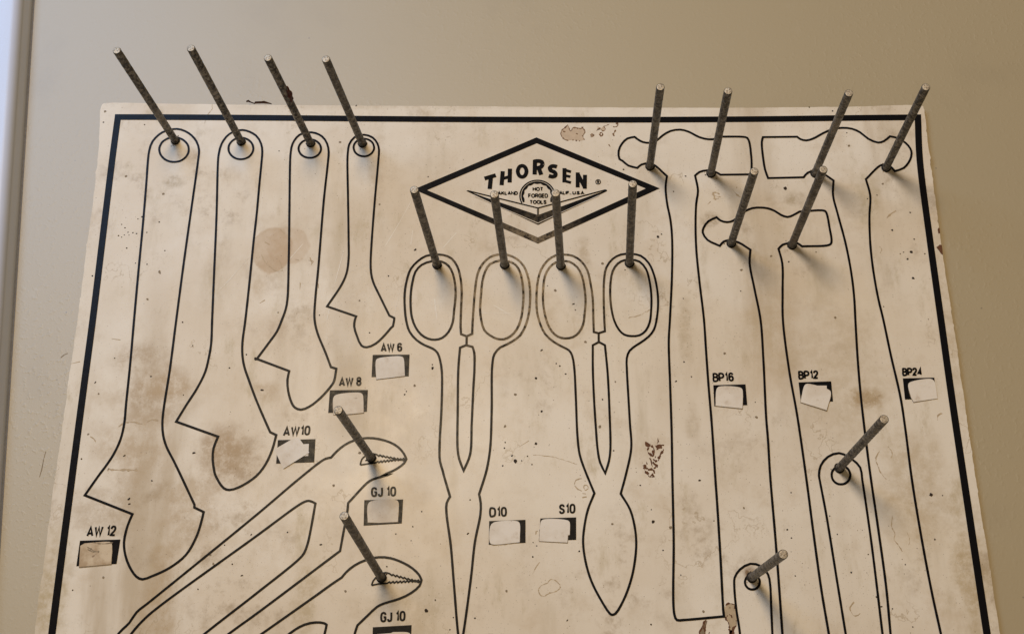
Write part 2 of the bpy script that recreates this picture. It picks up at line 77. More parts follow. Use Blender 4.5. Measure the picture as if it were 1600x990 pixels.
 'O': [(1,[(7.7,-39.7,0),(7.5,-38.4,0),(7.1,-37.3,0),(6.5,-36.4,0),(5.7,-35.8,0),(4.9,-35.6,0),(4,-35.8,0),(3.2,-36.3,0),(2.6,-37.3,0),(2.2,-38.4,0),(2,-39.7,0),(2.2,-40.9,0),(2.6,-42.1,0),(3.2,-43,0),(4,-43.6,0),(4.9,-43.8,0),(5.7,-43.6,0),(6.5,-43,0),(7.1,-42.1,0),(7.5,-41,0)])],
 'R': [(0,[(13.3,-31.3,1),(13,-42.1,1)]), (0,[(12.7,-32.4,1),(15.6,-32.2,0),(17.7,-32.9,0),(18.1,-34.7,0),(17.3,-36.4,0),(15,-37.3,0),(13.1,-37.4,1)]), (0,[(15.6,-36.9,1),(17.3,-42.3,1)])],
 'S': [(0,[(27.6,-36.6,1),(26,-36.1,0),(24.3,-36.1,0),(23,-37.3,0),(23.5,-39.2,0),(25.6,-40.2,0),(26.6,-41.6,0),(26.3,-43.1,0),(24.6,-43.8,0),(22.2,-43.1,1)])],
 'E': [(0,[(32.5,-37.6,1),(32.3,-48,1)]), (0,[(32.1,-38.8,1),(36.7,-40.3,1)]), (0,[(32,-42.8,1),(36.3,-43.9,1)]), (0,[(32,-46.8,1),(36.6,-48.2,1)])],
 'N': [(0,[(41.1,-40.8,1),(40.9,-51.7,1)]), (0,[(41,-41.7,1),(45.6,-51.9,1)]), (0,[(45.8,-42.6,1),(45.5,-52.7,1)])],
 'regc': [(1,[(55.8,-47.8,0),(55.7,-47.2,0),(55.4,-46.7,0),(54.9,-46.3,0),(54.3,-46.2,0),(53.7,-46.3,0),(53.1,-46.7,0),(52.8,-47.2,0),(52.7,-47.8,0),(52.8,-48.4,0),(53.1,-49,0),(53.6,-49.3,0),(54.2,-49.4,0),(54.8,-49.3,0),(55.3,-49,0),(55.7,-48.4,0)])],
 'regR': [(0,[(53.8,-48.7,1),(53.8,-47,1),(54.7,-47.1,1),(54.8,-47.7,1),(53.9,-47.9,1),(54.8,-48.8,1)])],
}
BOXES = {
 'aw6': [(-87.5,-166.3,1),(-64.7,-166.2,1),(-64.8,-180.3,1),(-87.6,-180.7,1)],
 'aw8': [(-112.8,-189.1,1),(-89.5,-189,1),(-89.5,-202.8,1),(-113,-203.5,1)],
 'aw10': [(-142.5,-220.5,1),(-119.8,-219.9,1),(-119.7,-234.2,1),(-142.5,-235,1)],
 'aw12': [(-254.8,-281.1,1),(-231,-280.4,1),(-231.6,-294.7,1),(-255,-296,1)],
 'gj': [(-88.6,-257.3,1),(-65.6,-256.9,1),(-65.9,-271.2,1),(-88.3,-272.5,1)],
 'gj2': [(-80.4,-330.8,1),(-58.3,-329.6,1),(-58.3,-342.7,1),(-80.3,-344.1,1)],
 'd10': [(-14.6,-269.9,1),(6.7,-269.2,1),(6.7,-282.7,1),(-14.7,-283.8,1)],
 's10': [(15.4,-268.4,1),(36.4,-267.8,1),(36.2,-281,1),(14.8,-281.7,1)],
 'bp16': [(121.1,-186.8,1),(140.7,-186.3,1),(140.9,-199.5,1),(121,-200.2,1)],
 'bp12': [(172.9,-185.2,1),(192.7,-184.6,1),(192.7,-197.4,1),(173.3,-197.9,1)],
 'bp24': [(236.2,-182.9,1),(255.3,-182.5,1),(255,-196,1),(236,-196.3,1)],
}
PAPERS = {
 'aw6': [[(-85.1,-169.5,0),(-83.4,-168.5,0),(-70.2,-167.4,0),(-68.5,-168.3,0),(-67.8,-171.1,1),(-67.1,-180.1,1),(-84.6,-182.3,1)]],
 'aw8': [[(-110.3,-193.9,0),(-108.9,-192.2,0),(-94.1,-190.9,0),(-92.6,-191.9,0),(-91.4,-203.6,1),(-101.8,-204.5,1),(-109.7,-204.8,1)]],
 'aw10': [[(-132.6,-223.6,1),(-123.5,-222.9,1),(-123.4,-230.4,1),(-132.1,-230.9,1)], [(-144.1,-226.4,1),(-134.1,-220.2,1),(-129.9,-219.1,1),(-122.9,-228.4,1),(-137.9,-238.3,1)]],
 'aw12': [[(-254.1,-284.2,1),(-251.8,-282.7,1),(-238.5,-281.8,0),(-236.1,-282.3,0),(-234.6,-294.9,1),(-253.3,-296.5,1)]],
 'gj': [[(-86.3,-260,0),(-84.7,-258.1,0),(-70.4,-257.2,0),(-68.5,-258.1,0),(-68.2,-270.3,1),(-79.4,-270.9,1),(-85.9,-270.6,1)]],
 'gj2': [[(-77.9,-334.7,1),(-69.9,-334.1,1),(-68.6,-333.5,1),(-60.3,-333.7,0),(-58.9,-334.5,0),(-58.6,-341.8,1),(-77.8,-343.2,1)]],
 'd10': [[(-13.9,-273.1,0),(-12.1,-270.9,0),(1.1,-269.9,0),(3.1,-270.9,0),(3.3,-282.4,1),(-12,-283.7,0),(-13.8,-282.9,0)]],
 's10': [[(15.7,-270.5,0),(16.8,-269.2,0),(30.5,-269.4,0),(32.4,-270.4,0),(32.5,-278,1),(31.4,-278.5,1),(31.1,-282.7,1),(14.7,-281.8,1)]],
 'bp16': [[(122.9,-189.5,0),(124.3,-187.9,0),(137.4,-188.5,0),(138.5,-189.7,0),(137.8,-201.7,1),(121.8,-199.9,1)]],
 'bp12': [[(183.6,-187.4,1),(189.7,-187.4,1),(189.2,-197.1,1),(182.8,-197.1,1)], [(176.3,-187.3,0),(177.9,-186.3,0),(191.2,-190.5,0),(191.8,-192.2,0),(188.3,-203,1),(173,-197.9,1)]],
 'bp24': [[(238.9,-187.2,0),(240,-185.6,0),(252.9,-183.4,0),(254.7,-184.5,0),(255.6,-195.8,1),(241,-198,1),(239.8,-195.3,1)]],
}
TEXTS = {
 'aw6': ('AW 6', [(-82.7,-164.5,0),(-69.3,-164.2,0),(-82.9,-159.1,0)]),
 'aw8': ('AW 8', [(-107.5,-186.8,0),(-93.6,-186.4,0),(-107.6,-181.3,0)]),
 'aw10': ('AW10', [(-139.7,-218.2,0),(-123.3,-217.5,0),(-139.6,-212.5,0)]),
 'aw12': ('AW 12', [(-251.4,-278.9,0),(-234.1,-278.3,0),(-251.4,-273.1,0)]),
 'gj': ('GJ 10', [(-84.7,-255.5,0),(-69.8,-255.1,0),(-84.9,-249.9,0)]),
 'gj2': ('GJ 10', [(-76.3,-328.2,0),(-61.9,-327.4,0),(-76.4,-322.7,0)]),
 'd10': ('D10', [(-14.3,-267.7,0),(-4.2,-267.3,0),(-14.4,-262.2,0)]),
 's10': ('S10', [(26.3,-265.9,0),(36,-265.5,0),(26.4,-260.4,0)]),
 'bp16': ('BP16', [(121.1,-184.8,0),(133.9,-184.4,0),(121,-179.4,0)]),
 'bp12': ('BP12', [(173.1,-183.4,0),(185.4,-182.9,0),(173.1,-178.3,0)]),
 'bp24': ('BP24', [(236.2,-181.5,0),(248.5,-181.1,0),(236.4,-176.6,0)]),
 'oak': ('OAKLAND', [(-13.6,-56.8,0),(2.1,-56.9,0),(-13.7,-54.1,0)]),
 'cal': ('CALIF., U.S.A.', [(26.6,-56.8,0),(45.6,-57,0),(26.7,-54.2,0)]),
 'hot': ('HOT', [(11.6,-54.1,0),(18.6,-54.2,0),(11.6,-51.2,0)]),
 'forg': ('FORGED', [(8.7,-59,0),(21.6,-59.1,0),(8.7,-55.9,0)]),
 'tools': ('TOOLS', [(9.6,-63.5,0),(20.6,-63.6,0),(9.6,-60.6,0)]),
}
PEGS = [
 (-225.3,-15.0, -232.2,-12.8,103.6),
 (-181.3,-16.2, -188.5,-11.7,103.6),
 (-135.0,-17.8, -142.6,-18.8,103.6),
 (-100.7,-18.3, -108.5,-20.0,103.6),
 (-49.2,-106.0, -54.2,-105.6,103.6),
 (-6.3,-106.3, -9.4,-108.8,103.6),
 (29.3,-107.1, 24.7,-108.2,103.6),
 (72.7,-105.7, 67.7,-102.9,103.6),
 (88.2,-36.9, 85.6,-40.7,103.6),
 (127.6,-42.3, 124.2,-43.7,103.6),
 (137.7,-92.3, 135.7,-95.6,103.6),
 (194.9,-42.9, 193.0,-45.8,103.6),
 (176.0,-93.8, 174.1,-94.7,103.6),
 (241.2,-39.1, 237.2,-42.2,103.6),
 (-85.7,-231.5, -90.0,-233.7,103.6),
 (-76.7,-302.7, -84.0,-289.4,103.6),
 (192.6,-238.7, 192.7,-239.6,103.6),
 (136.6,-302.9, 135.6,-309.1,103.6),
]
BADGE = [(14.7, -57.6, 0), (26.4, -57.7, 0), (14.7, -45.9, 0)]
SPECKS = [(-254.1,-76.1,0.41,1,0,3),(-251.6,-78.6,0.48,1,0,3),(-249.3,-81.7,0.44,1,0,3),(-246.1,-82.1,0.49,1,0,3),(-243.6,-82.7,0.5,1,0,3),(-251.4,-83.7,0.37,1,0,3),(-248.4,-83.7,0.36,1,0,3),(-255.2,-84.1,0.54,1,0,3),(-253.1,-85.2,0.41,1,0,3),(-243.9,-72.3,0.41,1,0,3),(-241.5,-70.8,0.58,1,0,3),(-237.1,-81.9,0.46,1,0,3),(-229.8,-74.6,0.54,1,0,3),(-224.0,-94.8,0.46,1,0,3),(-248.9,-92.9,0.5,1,0,3),(-242.0,-103.5,0.39,1,0,3),(-234.5,-104.4,0.5,1,0,3),(-268.6,-112.2,0.55,1,0,3),(-231.6,-128.5,0.77,1,0,4),(-255.2,-41.1,0.85,1,0,4),(-229.3,-54.3,0.83,1,0,4),(-225.5,-110.6,0.61,1,0,4),(-226.1,-109.5,0.86,1,0,4),(-50.4,-172.8,0.49,1,0,3),(-50.3,-175.1,0.89,1,0,3),(-154.5,-188.8,0.6,1.8,-0.16,3),(-5.6,-212.2,0.76,1,0,4),(-5.4,-222.3,0.52,1,0,3),(-5.9,-225.8,0.55,1,0,3),(-6.8,-236.7,0.51,1,0,3),(-1.5,-230.6,0.56,1,0,3),(-65.9,-190.0,0.44,1,0,3),(-61.1,-186.3,0.87,1,0,4),(-90.1,-151.7,0.46,1,0,3),(-66.9,-192.0,0.56,1,0,3),(-92.8,-228.5,0.9,1,0,4),(16.5,-202.9,0.79,1,0,3),(13.2,-181.8,0.81,1,0,3),(13.0,-223.2,0.85,1,0,3),(0.6,-234.0,1.19,1,0,3),(4.5,-233.6,0.45,1,0,3),(8.0,-230.8,0.5,1,0,3),(-1.0,-230.4,0.42,1,0,3),(10.6,-236.0,0.47,1,0,3),(98.6,-184.2,0.47,1.8,0.34,3),(16.7,-163.8,0.53,1.8,0.62,3),(28.0,-174.0,0.56,1,0,3),(25.7,-172.4,0.51,1,0,3),(31.4,-179.2,0.56,1,0,3),(53.6,-195.6,0.55,1,0,3),(51.5,-212.7,0.94,1,0,4),(59.4,-227.6,0.51,1,0,3),(61.7,-184.3,0.64,1,0,4),(0.6,-192.3,0.89,1,0,4),(44.0,-158.4,0.93,1,0,4),(104.1,-171.7,0.56,1,0,3),(108.1,-181.3,0.48,1,0,3),(129.2,-166.4,0.84,1,0,4),(145.8,-197.7,0.4,1,0,3),(145.9,-207.1,0.88,1,0,4),(81.5,-270.6,1.01,1,0,3),(11.1,-282.5,0.42,1,0,3),(13.2,-284.5,0.37,1,0,3),(10.9,-290.9,0.55,1,0,3),(37.9,-287.7,0.58,1,0,3),(80.6,-263.3,0.38,1,0,3),(74.6,-248.7,0.53,1,0,3),(86.5,-287.2,0.45,1,0,3),(134.8,-262.4,0.64,1,0,4),(96.1,-301.5,0.42,1,0,3),(77.9,-329.3,0.53,1,0,3),(30.4,-327.0,0.4,1.8,1.02,3),(108.0,-322.1,0.81,1,0,4),(116.9,-270.0,0.37,1,0,3),(22.0,-275.1,0.84,1,0,4),(109.7,-245.9,0.6,1.8,0.26,3),(91.3,-273.8,0.94,1,0,4),(57.4,-271.8,0.77,1,0,4),(175.1,-53.4,1.21,1,0,3),(227.0,-61.2,0.43,1,0,3),(240.6,-83.7,0.78,1,0,3),(250.9,-99.0,1.02,1,0,3),(248.0,-103.7,0.76,1,0,3),(243.7,-100.1,0.4,1,0,3),(245.9,-99.0,0.45,1,0,3),(250.0,-116.8,1.03,1,0,3),(229.6,-135.9,0.39,1,0,3),(256.2,-144.5,0.37,1,0,3),(173.2,-105.1,0.55,1,0,3),(190.9,-98.6,0.43,1,0,3),(253.3,-71.2,0.57,1,0,3),(253.7,-90.0,0.55,1,0,3),(259.2,-100.2,0.44,1,0,3),(238.0,-50.6,0.75,1,0,4),(233.5,-58.7,0.47,1,0,3),(198.9,-143.1,0.82,1,0,4),(162.5,-101.2,0.8,1,0,4),(218.8,-22.5,0.79,1,0,4),(218.4,-12.9,0.49,1,0,3),(210.6,3.6,0.56,1,0,3),(195.4,6.6,0.47,1,0,3),(-97.1,-310.6,0.74,1,0,4),(-50.2,-321.6,1.08,1,0,3),(-34.5,-325.4,0.41,1,0,3),(-36.4,-332.2,0.42,1,0,3),(-22.2,-325.8,0.57,1,0,3),(-54.4,-264.2,0.47,1,0,3),(-59.4,-273.1,0.48,1,0,3),(-60.1,-281.4,0.36,1,0,3),(-69.2,-277.4,0.45,1,0,3),(-73.7,-296.4,0.49,1,0,3),(-21.5,-308.6,0.36,1,0,3),(-26.0,-257.3,0.49,1,0,3),(-107.3,-248.5,0.81,1,0,4),(-112.8,-283.6,0.54,1.8,-0.12,3),(-4.3,-310.6,0.75,1,0,4),(-27.1,-277.4,0.47,1.8,0.75,3),(-132.9,-276.3,0.51,1,0,3),(-45.1,-315.6,0.52,1,0,3),(-216.2,-245.3,0.4,1.8,-0.17,3),(-228.8,-256.3,0.62,1.8,0.75,3),(-228.2,-259.3,0.5,1.8,0.15,3),(-163.9,-294.9,0.49,1,0,3),(-169.3,-283.8,0.43,1,0,3),(-175.0,-294.7,0.72,1,0,4),(-177.3,-289.5,0.7,1,0,4),(-255.4,-309.8,0.44,1,0,3),(-182.6,-309.3,0.49,1,0,3),(-157.7,-301.5,0.48,1.8,0.22,3),(-154.1,-277.7,0.4,1.8,0.88,3),(-238.4,-302.6,0.79,1,0,4),(244.8,-254.7,1.09,1,0,3),(188.0,-278.0,0.43,1,0,3),(204.6,-289.7,0.41,1,0,3),(193.9,-300.0,0.53,1,0,3),(209.1,-319.4,0.43,1.8,0.13,3),(215.2,-320.6,0.45,1,0,3),(206.8,-314.0,0.51,1,0,3),(251.5,-255.2,0.38,1,0,3),(184.5,-267.3,0.43,1,0,3),(163.1,-253.3,0.43,1,0,3),(159.2,-275.3,0.54,1,0,3),(161.2,-280.1,0.45,1,0,3),(243.9,-281.1,0.55,1,0,3),(225.3,-295.6,0.39,1,0,3),(161.6,-302.0,0.43,1,0,3),(225.5,-330.7,0.5,1,0,3),(-257.9,-183.5,0.5,1.8,1.04,3),(-223.8,-179.7,0.42,1.8,0.12,3),(-234.5,-229.9,0.44,1.8,0.54,3),(-160.1,-168.6,1.12,1,0,3),(-165.9,-165.7,0.54,1,0,3),(-199.9,-159.6,0.4,1,0,3),(-202.6,-191.7,0.42,1,0,3),(-207.8,-144.1,0.54,1,0,3),(-260.2,-231.8,0.5,1,0,3),(-175.7,-174.4,0.53,1,0,3),(-247.7,-167.7,0.43,1,0,3),(-255.0,-190.8,0.63,1,0,4),(-192.6,-228.2,0.58,1.8,0.21,3),(-258.2,-216.4,0.68,1,0,4),(36.9,-133.1,0.49,1.8,0.28,3),(38.1,-137.1,0.45,1,0,3),(91.5,-87.2,0.94,1,0,3),(93.8,-85.5,0.56,1,0,3),(105.6,-129.8,0.39,1,0,3),(20.8,-120.7,0.36,1,0,3),(25.7,-124.0,0.92,1,0,4),(143.1,-110.6,0.9,1,0,4),(111.2,-44.0,0.57,1,0,3),(102.9,-55.1,0.45,1,0,3),(71.0,-38.9,0.57,1,0,3),(55.7,-105.6,0.92,1,0,4),(141.7,-124.9,0.41,1,0,3),(-63.4,-95.3,0.59,1.8,0.84,3),(-79.8,-113.4,0.5,1,0,3),(-148.2,-137.8,0.47,1,0,3),(-122.1,-139.8,0.42,1,0,3),(-87.5,-63.0,0.71,1,0,4),(-123.3,-33.2,0.41,1,0,3),(-97.4,-130.1,0.61,1,0,4),(-56.5,-43.2,0.49,1,0,3),(-155.6,-23.3,0.42,1,0,3),(-106.2,10.6,0.4,1.8,0.93,3),(-115.6,-17.0,0.91,1,0,4),(-275.1,-0.5,0.51,1,0,3),(-247.2,-2.6,0.56,1,0,3),(-275.0,7.8,0.91,1,0,4)]
SCRATCHES = [([(-67.1,-60.8),(-74.9,-77.5),(-82.6,-92.3)],0.3),([(-65.4,-81.6),(-66.3,-91.3)],0.3),([(-108.9,-95.6),(-112.6,-113.5),(-117.1,-142.6)],0.25),([(-71.0,-115.4),(-75.6,-142.8)],0.25),([(-50.2,-129.3),(-48.3,-142.9)],0.4),([(-88.4,-103.6),(-106.5,-111.3)],0.2),([(-169.6,-99.7),(-180.7,-115.3),(-186.3,-121.9)],0.3),([(-180.9,-51.1),(-181.8,-52.3)],0.5),([(40.4,-163.2),(48.4,-161.1),(62.4,-160.1)],0.5),([(-50.2,-128.6),(-48.3,-135.7),(-48.7,-145.0)],0.3),([(-13.2,-133.5),(-8.1,-136.7),(-0.8,-141.4)],0.5),([(-21.2,-138.5),(-13.1,-139.0),(-0.8,-138.9)],0.3),([(-135.6,-90.8),(-143.2,-101.0)],0.3),([(-37.3,-83.5),(-45.4,-93.7)],0.3),([(-117.1,-143.1),(-116.4,-156.0)],0.25)]
GRIMELINES = [([(2.6,-225.3),(8.9,-221.3)],0.35),([(70.9,-142.5),(79.0,-140.4),(85.2,-136.6)],0.3),([(-203.3,12.1),(-203.2,8.4),(-205.5,4.7),(-207.1,-2.1)],0.22),([(-243.3,-238.3),(-234.5,-238.6),(-225.7,-238.7)],0.9),([(217.5,-228.4),(214.6,-233.4),(215.6,-237.3),(216.6,-241.2),(219.5,-245.6)],0.4),([(222.6,-225.5),(225.0,-229.4),(223.7,-232.4)],0.35),([(220.9,-267.4),(219.8,-274.0),(221.2,-277.8),(220.3,-281.6),(222.0,-283.5),(224.3,-288.1)],0.4),([(228.3,-276.9),(229.3,-280.7),(228.4,-284.4)],0.3),([(193.7,-316.7),(191.4,-321.2),(193.8,-324.8),(196.7,-323.0)],0.4),([(210.8,-194.1),(211.9,-198.2),(215.9,-196.7),(221.1,-193.7)],0.8),([(257.1,-205.0),(254.5,-206.5),(254.1,-209.5)],0.5),([(11.3,-230.0),(22.8,-231.3),(37.2,-235.8)],0.2),([(-235.9,-208.9),(-231.0,-209.1),(-225.9,-209.9)],0.5),([(-223.1,-209.1),(-220.3,-207.4),(-216.3,-207.9)],0.6),([(-256.5,-218.0),(-253.9,-219.5),(-253.1,-221.5)],0.4),([(-240.0,-211.9),(-237.8,-209.9)],0.5),([(-253.8,-289.2),(-251.2,-290.8),(-248.7,-291.5),(-246.2,-291.3)],1.0),([(238.0,-75.1),(240.8,-72.3),(244.2,-70.0)],0.6),([(231.3,-94.9),(232.6,-96.6),(231.3,-99.4)],0.4),([(-274.5,-171.3),(-269.1,-169.7)],0.3),([(-251.3,-154.9),(-245.6,-155.6)],0.3)]
CHIPS = [[(269.2,-83.3),(270.1,-82.0),(270.7,-82.7),(270.5,-85.8),(269.4,-86.3)],[(266.9,-95.7),(267.9,-95.1),(269.3,-93.9),(270.6,-94.2),(270.6,-96.3),(270.4,-101.1),(269.3,-100.2),(268.4,-98.2)],[(-179.0,13.9),(-177.3,14.2),(-177.2,13.4)]]
SCABS = [([(81.8,-224.6),(83.2,-226.0),(83.5,-228.0),(82.4,-227.6)],0.95,2),([(80.4,-225.6),(79.5,-227.6),(80.4,-229.2),(82.1,-230.8)],0.95,2),([(81.2,-229.2),(82.8,-231.2)],0.95,2),([(82.6,-228.0),(83.3,-230.4),(82.1,-231.2)],0.95,2),([(84.6,-225.2),(86.2,-224.4),(88.1,-224.2),(89.7,-224.4)],0.95,2),([(85.2,-226.4),(86.5,-225.6),(88.5,-225.8)],0.95,2),([(87.6,-224.0),(88.0,-226.4)],0.95,2),([(85.7,-227.0),(85.4,-225.6)],0.95,2),([(89.1,-228.0),(87.5,-229.6),(86.3,-232.0),(85.5,-232.4)],0.95,2),([(86.9,-230.4),(87.3,-231.6)],0.95,2),([(82.8,-232.8),(84.3,-234.3),(85.1,-233.6)],0.95,2),([(82.7,-234.7),(83.4,-235.9),(84.9,-236.7),(84.9,-238.3)],0.95,2),([(83.6,-235.9),(84.1,-237.9),(82.9,-238.7)],0.95,2),([(77.1,-236.3),(77.4,-239.1),(79.0,-241.8),(80.5,-243.8),(82.4,-243.6)],0.95,2),([(77.7,-236.3),(78.3,-238.7),(79.5,-238.3)],0.95,2),([(79.5,-239.3),(81.8,-239.1),(82.9,-239.9),(83.2,-241.6)],0.95,2),([(80.5,-243.4),(82.0,-242.2),(82.7,-243.8)],0.95,2),([(78.7,-240.6),(80.1,-241.8)],0.95,2),([(80.7,-232.2),(81.6,-234.3),(82.2,-237.5)],0.5,2),([(86.0,-220.0),(86.3,-222.0),(85.3,-223.4)],0.5,2),([(89.2,-226.8),(89.1,-228.0)],0.5,2),([(86.6,-232.8),(85.8,-234.0)],0.5,2),([(84.4,-231.2),(84.0,-232.4)],0.5,2),([(78.7,-234.3),(79.2,-235.9)],0.5,2),([(120.3,-325.0),(120.4,-326.5),(121.6,-327.8),(122.1,-330.0),(122.0,-332.8),(122.0,-334.9)],0.8,2),([(126.4,-327.2),(125.8,-330.2),(124.3,-331.2),(123.9,-333.2),(123.6,-334.9)],0.8,2),([(125.6,-330.4),(124.6,-332.8),(124.1,-334.5)],0.8,2),([(109.3,-326.8),(108.0,-328.2),(107.0,-330.0),(106.3,-331.9),(105.2,-333.6),(105.2,-335.1)],0.8,2),([(109.7,-327.1),(109.0,-329.7),(108.3,-332.3),(108.0,-335.1)],0.8,2),([(120.9,-318.7),(122.0,-317.7),(123.6,-317.6),(125.1,-318.1),(126.2,-318.5),(125.7,-320.6)],0.8,2),([(123.2,-319.6),(123.2,-320.4)],0.55,2),([(122.5,-323.7),(123.6,-324.3),(123.9,-325.6)],0.55,2),([(108.2,-328.4),(107.4,-331.7)],0.55,2),([(107.7,-329.7),(108.0,-331.9)],0.55,2),([(110.5,-333.5),(110.1,-334.7)],0.55,2),([(121.6,-324.2),(121.4,-324.8)],0.55,2),([(33.0,-7.7),(31.4,-9.1),(30.4,-11.3),(30.9,-13.8),(32.0,-15.3),(33.9,-16.7),(35.4,-17.1)],0.62,6),([(35.3,-5.9),(36.0,-7.7),(36.3,-9.2),(37.3,-10.1),(37.8,-8.4),(38.7,-7.4),(41.6,-7.9),(44.4,-8.3)],0.62,6),([(44.5,-7.1),(45.4,-8.3),(46.5,-10.3),(45.5,-12.5),(44.7,-13.6),(45.9,-16.5)],0.62,6),([(38.0,-16.9),(38.6,-16.4)],0.62,6),([(39.9,-16.8),(41.1,-17.1)],0.62,6),([(42.4,-17.3),(43.0,-17.7)],0.62,6),([(54.9,-7.1),(56.5,-7.9),(54.6,-9.3),(56.8,-8.6)],0.62,6),([(57.1,-8.3),(58.0,-10.1),(59.6,-9.4),(59.7,-7.9),(58.8,-6.8),(60.7,-6.1),(62.6,-4.9)],0.62,6),([(56.1,-11.9),(57.4,-11.1),(58.3,-12.6),(57.0,-14.0),(56.1,-12.2)],0.62,6),([(50.3,-14.7),(50.7,-12.2),(52.0,-13.3),(50.7,-14.3)],0.62,6),([(67.4,-4.2),(68.2,-5.3),(68.0,-6.2),(66.4,-7.2),(65.1,-6.9)],0.62,6),([(66.6,-9.1),(65.8,-11.6),(64.9,-12.7),(65.7,-14.1)],0.62,6),([(61.9,-20.2),(62.8,-21.8)],0.62,6),([(64.5,-16.6),(65.0,-17.3)],0.62,6),([(31.7,-10.0),(33.3,-10.4)],0.62,6),([(40.6,-11.7),(41.8,-12.5)],0.62,6),([(35.3,-5.0),(33.0,-7.5)],0.95,2),([(44.8,-6.9),(44.9,-8.1)],0.95,2),([(51.5,-12.9),(52.1,-13.6)],0.95,2),([(67.4,-4.0),(68.2,-4.9)],0.95,2),([(14.1,-309.4),(15.9,-307.2),(18.9,-306.1),(21.2,-303.9),(24.5,-305.0),(26.7,-308.3),(24.1,-310.6),(20.4,-311.6),(17.0,-313.5),(14.8,-312.4),(14.1,-309.4)],0.42,7),([(35.8,-248.1),(37.0,-245.3),(40.1,-244.5)],0.42,7),([(35.8,-248.8),(37.7,-250.8),(40.0,-252.0)],0.42,7),([(41.2,-248.9),(43.1,-248.5),(43.8,-250.4),(41.9,-251.6),(41.1,-249.2)],0.42,7),([(40.3,-255.9),(42.9,-255.7)],0.42,7),([(40.3,-253.5),(42.2,-253.7)],0.42,7),([(12.7,-278.1),(13.1,-276.2),(13.9,-275.8)],0.42,7),([(10.7,-300.6),(12.6,-296.9),(14.9,-293.9)],0.42,7),([(127.4,-57.7),(129.2,-55.9),(132.5,-57.3)],0.6,7),([(127.9,-57.7),(130.7,-58.7),(133.2,-59.2)],0.6,7),([(128.1,-60.1),(129.8,-61.0),(131.9,-60.1)],0.6,7),([(124.1,-64.7),(126.3,-62.6)],0.6,7),([(128.6,-56.4),(129.3,-61.5)],0.6,7),([(141.0,-54.1),(142.9,-56.9),(146.0,-59.7)],0.6,7),([(143.1,-53.2),(144.0,-52.3)],0.6,7),([(-161.8,-98.2),(-159.1,-103.2),(-156.0,-106.1)],0.4,7),([(-156.0,-106.1),(-151.1,-109.6),(-147.1,-109.0)],0.4,7),([(-150.8,-80.4),(-147.7,-83.6)],0.4,7),([(-140.1,-101.5),(-137.7,-102.1)],0.4,7),([(-136.0,-101.2),(-134.9,-101.5)],0.4,7),([(-131.4,-102.1),(-128.4,-102.8),(-129.4,-105.3)],0.4,7),([(-130.3,-100.3),(-128.9,-104.0)],0.4,7),([(-149.9,-102.0),(-148.5,-105.2),(-147.8,-107.7)],0.4,7),([(-135.6,-117.8),(-135.5,-122.7)],0.4,7),([(-124.0,-118.5),(-124.0,-121.6)],0.4,7),([(-160.4,-131.5),(-157.1,-129.1)],0.4,7),([(-160.1,-89.3),(-157.0,-91.2)],0.4,7)]
SCABFILL = [([(78.5,-222.0),(80.5,-223.0),(81.8,-224.4),(81.0,-225.3),(79.2,-225.2),(78.5,-224.6)],2),([(124.1,-330.6),(125.6,-330.4),(124.9,-332.3),(124.0,-334.7),(123.4,-334.0)],2),([(122.1,-332.8),(123.3,-332.3),(123.6,-335.0),(122.0,-335.0)],2),([(109.3,-327.1),(108.0,-328.9),(106.7,-331.2),(105.4,-333.8),(105.3,-335.1),(107.8,-335.1),(109.0,-329.7)],4),([(120.7,-318.9),(122.0,-317.8),(123.6,-317.7),(125.1,-318.2),(126.0,-318.7),(126.5,-324.1),(126.4,-327.2),(125.8,-330.2),(124.3,-331.2),(123.6,-334.9),(122.0,-334.9),(122.1,-330.0),(121.6,-327.8),(120.3,-326.3)],7),([(33.0,-7.7),(31.4,-9.1),(30.4,-11.3),(30.9,-13.8),(32.0,-15.3),(33.9,-16.7),(35.4,-17.1),(38.3,-16.6),(42.7,-17.3),(45.9,-16.5),(44.7,-13.6),(46.5,-10.3),(45.4,-8.3),(44.5,-7.4),(41.6,-7.9),(38.7,-7.4),(37.8,-8.4),(37.3,-10.1),(36.2,-8.8),(35.3,-5.9)],8),([(57.1,-8.3),(58.0,-10.1),(59.6,-9.4),(59.7,-7.9),(58.8,-6.8)],8),([(54.9,-7.1),(56.5,-7.9),(56.2,-9.0),(54.6,-9.3)],8),([(50.3,-14.7),(50.7,-12.2),(52.0,-13.3)],8)]

# ------------------------------------------------------------------ helpers
rng = random.Random(7)


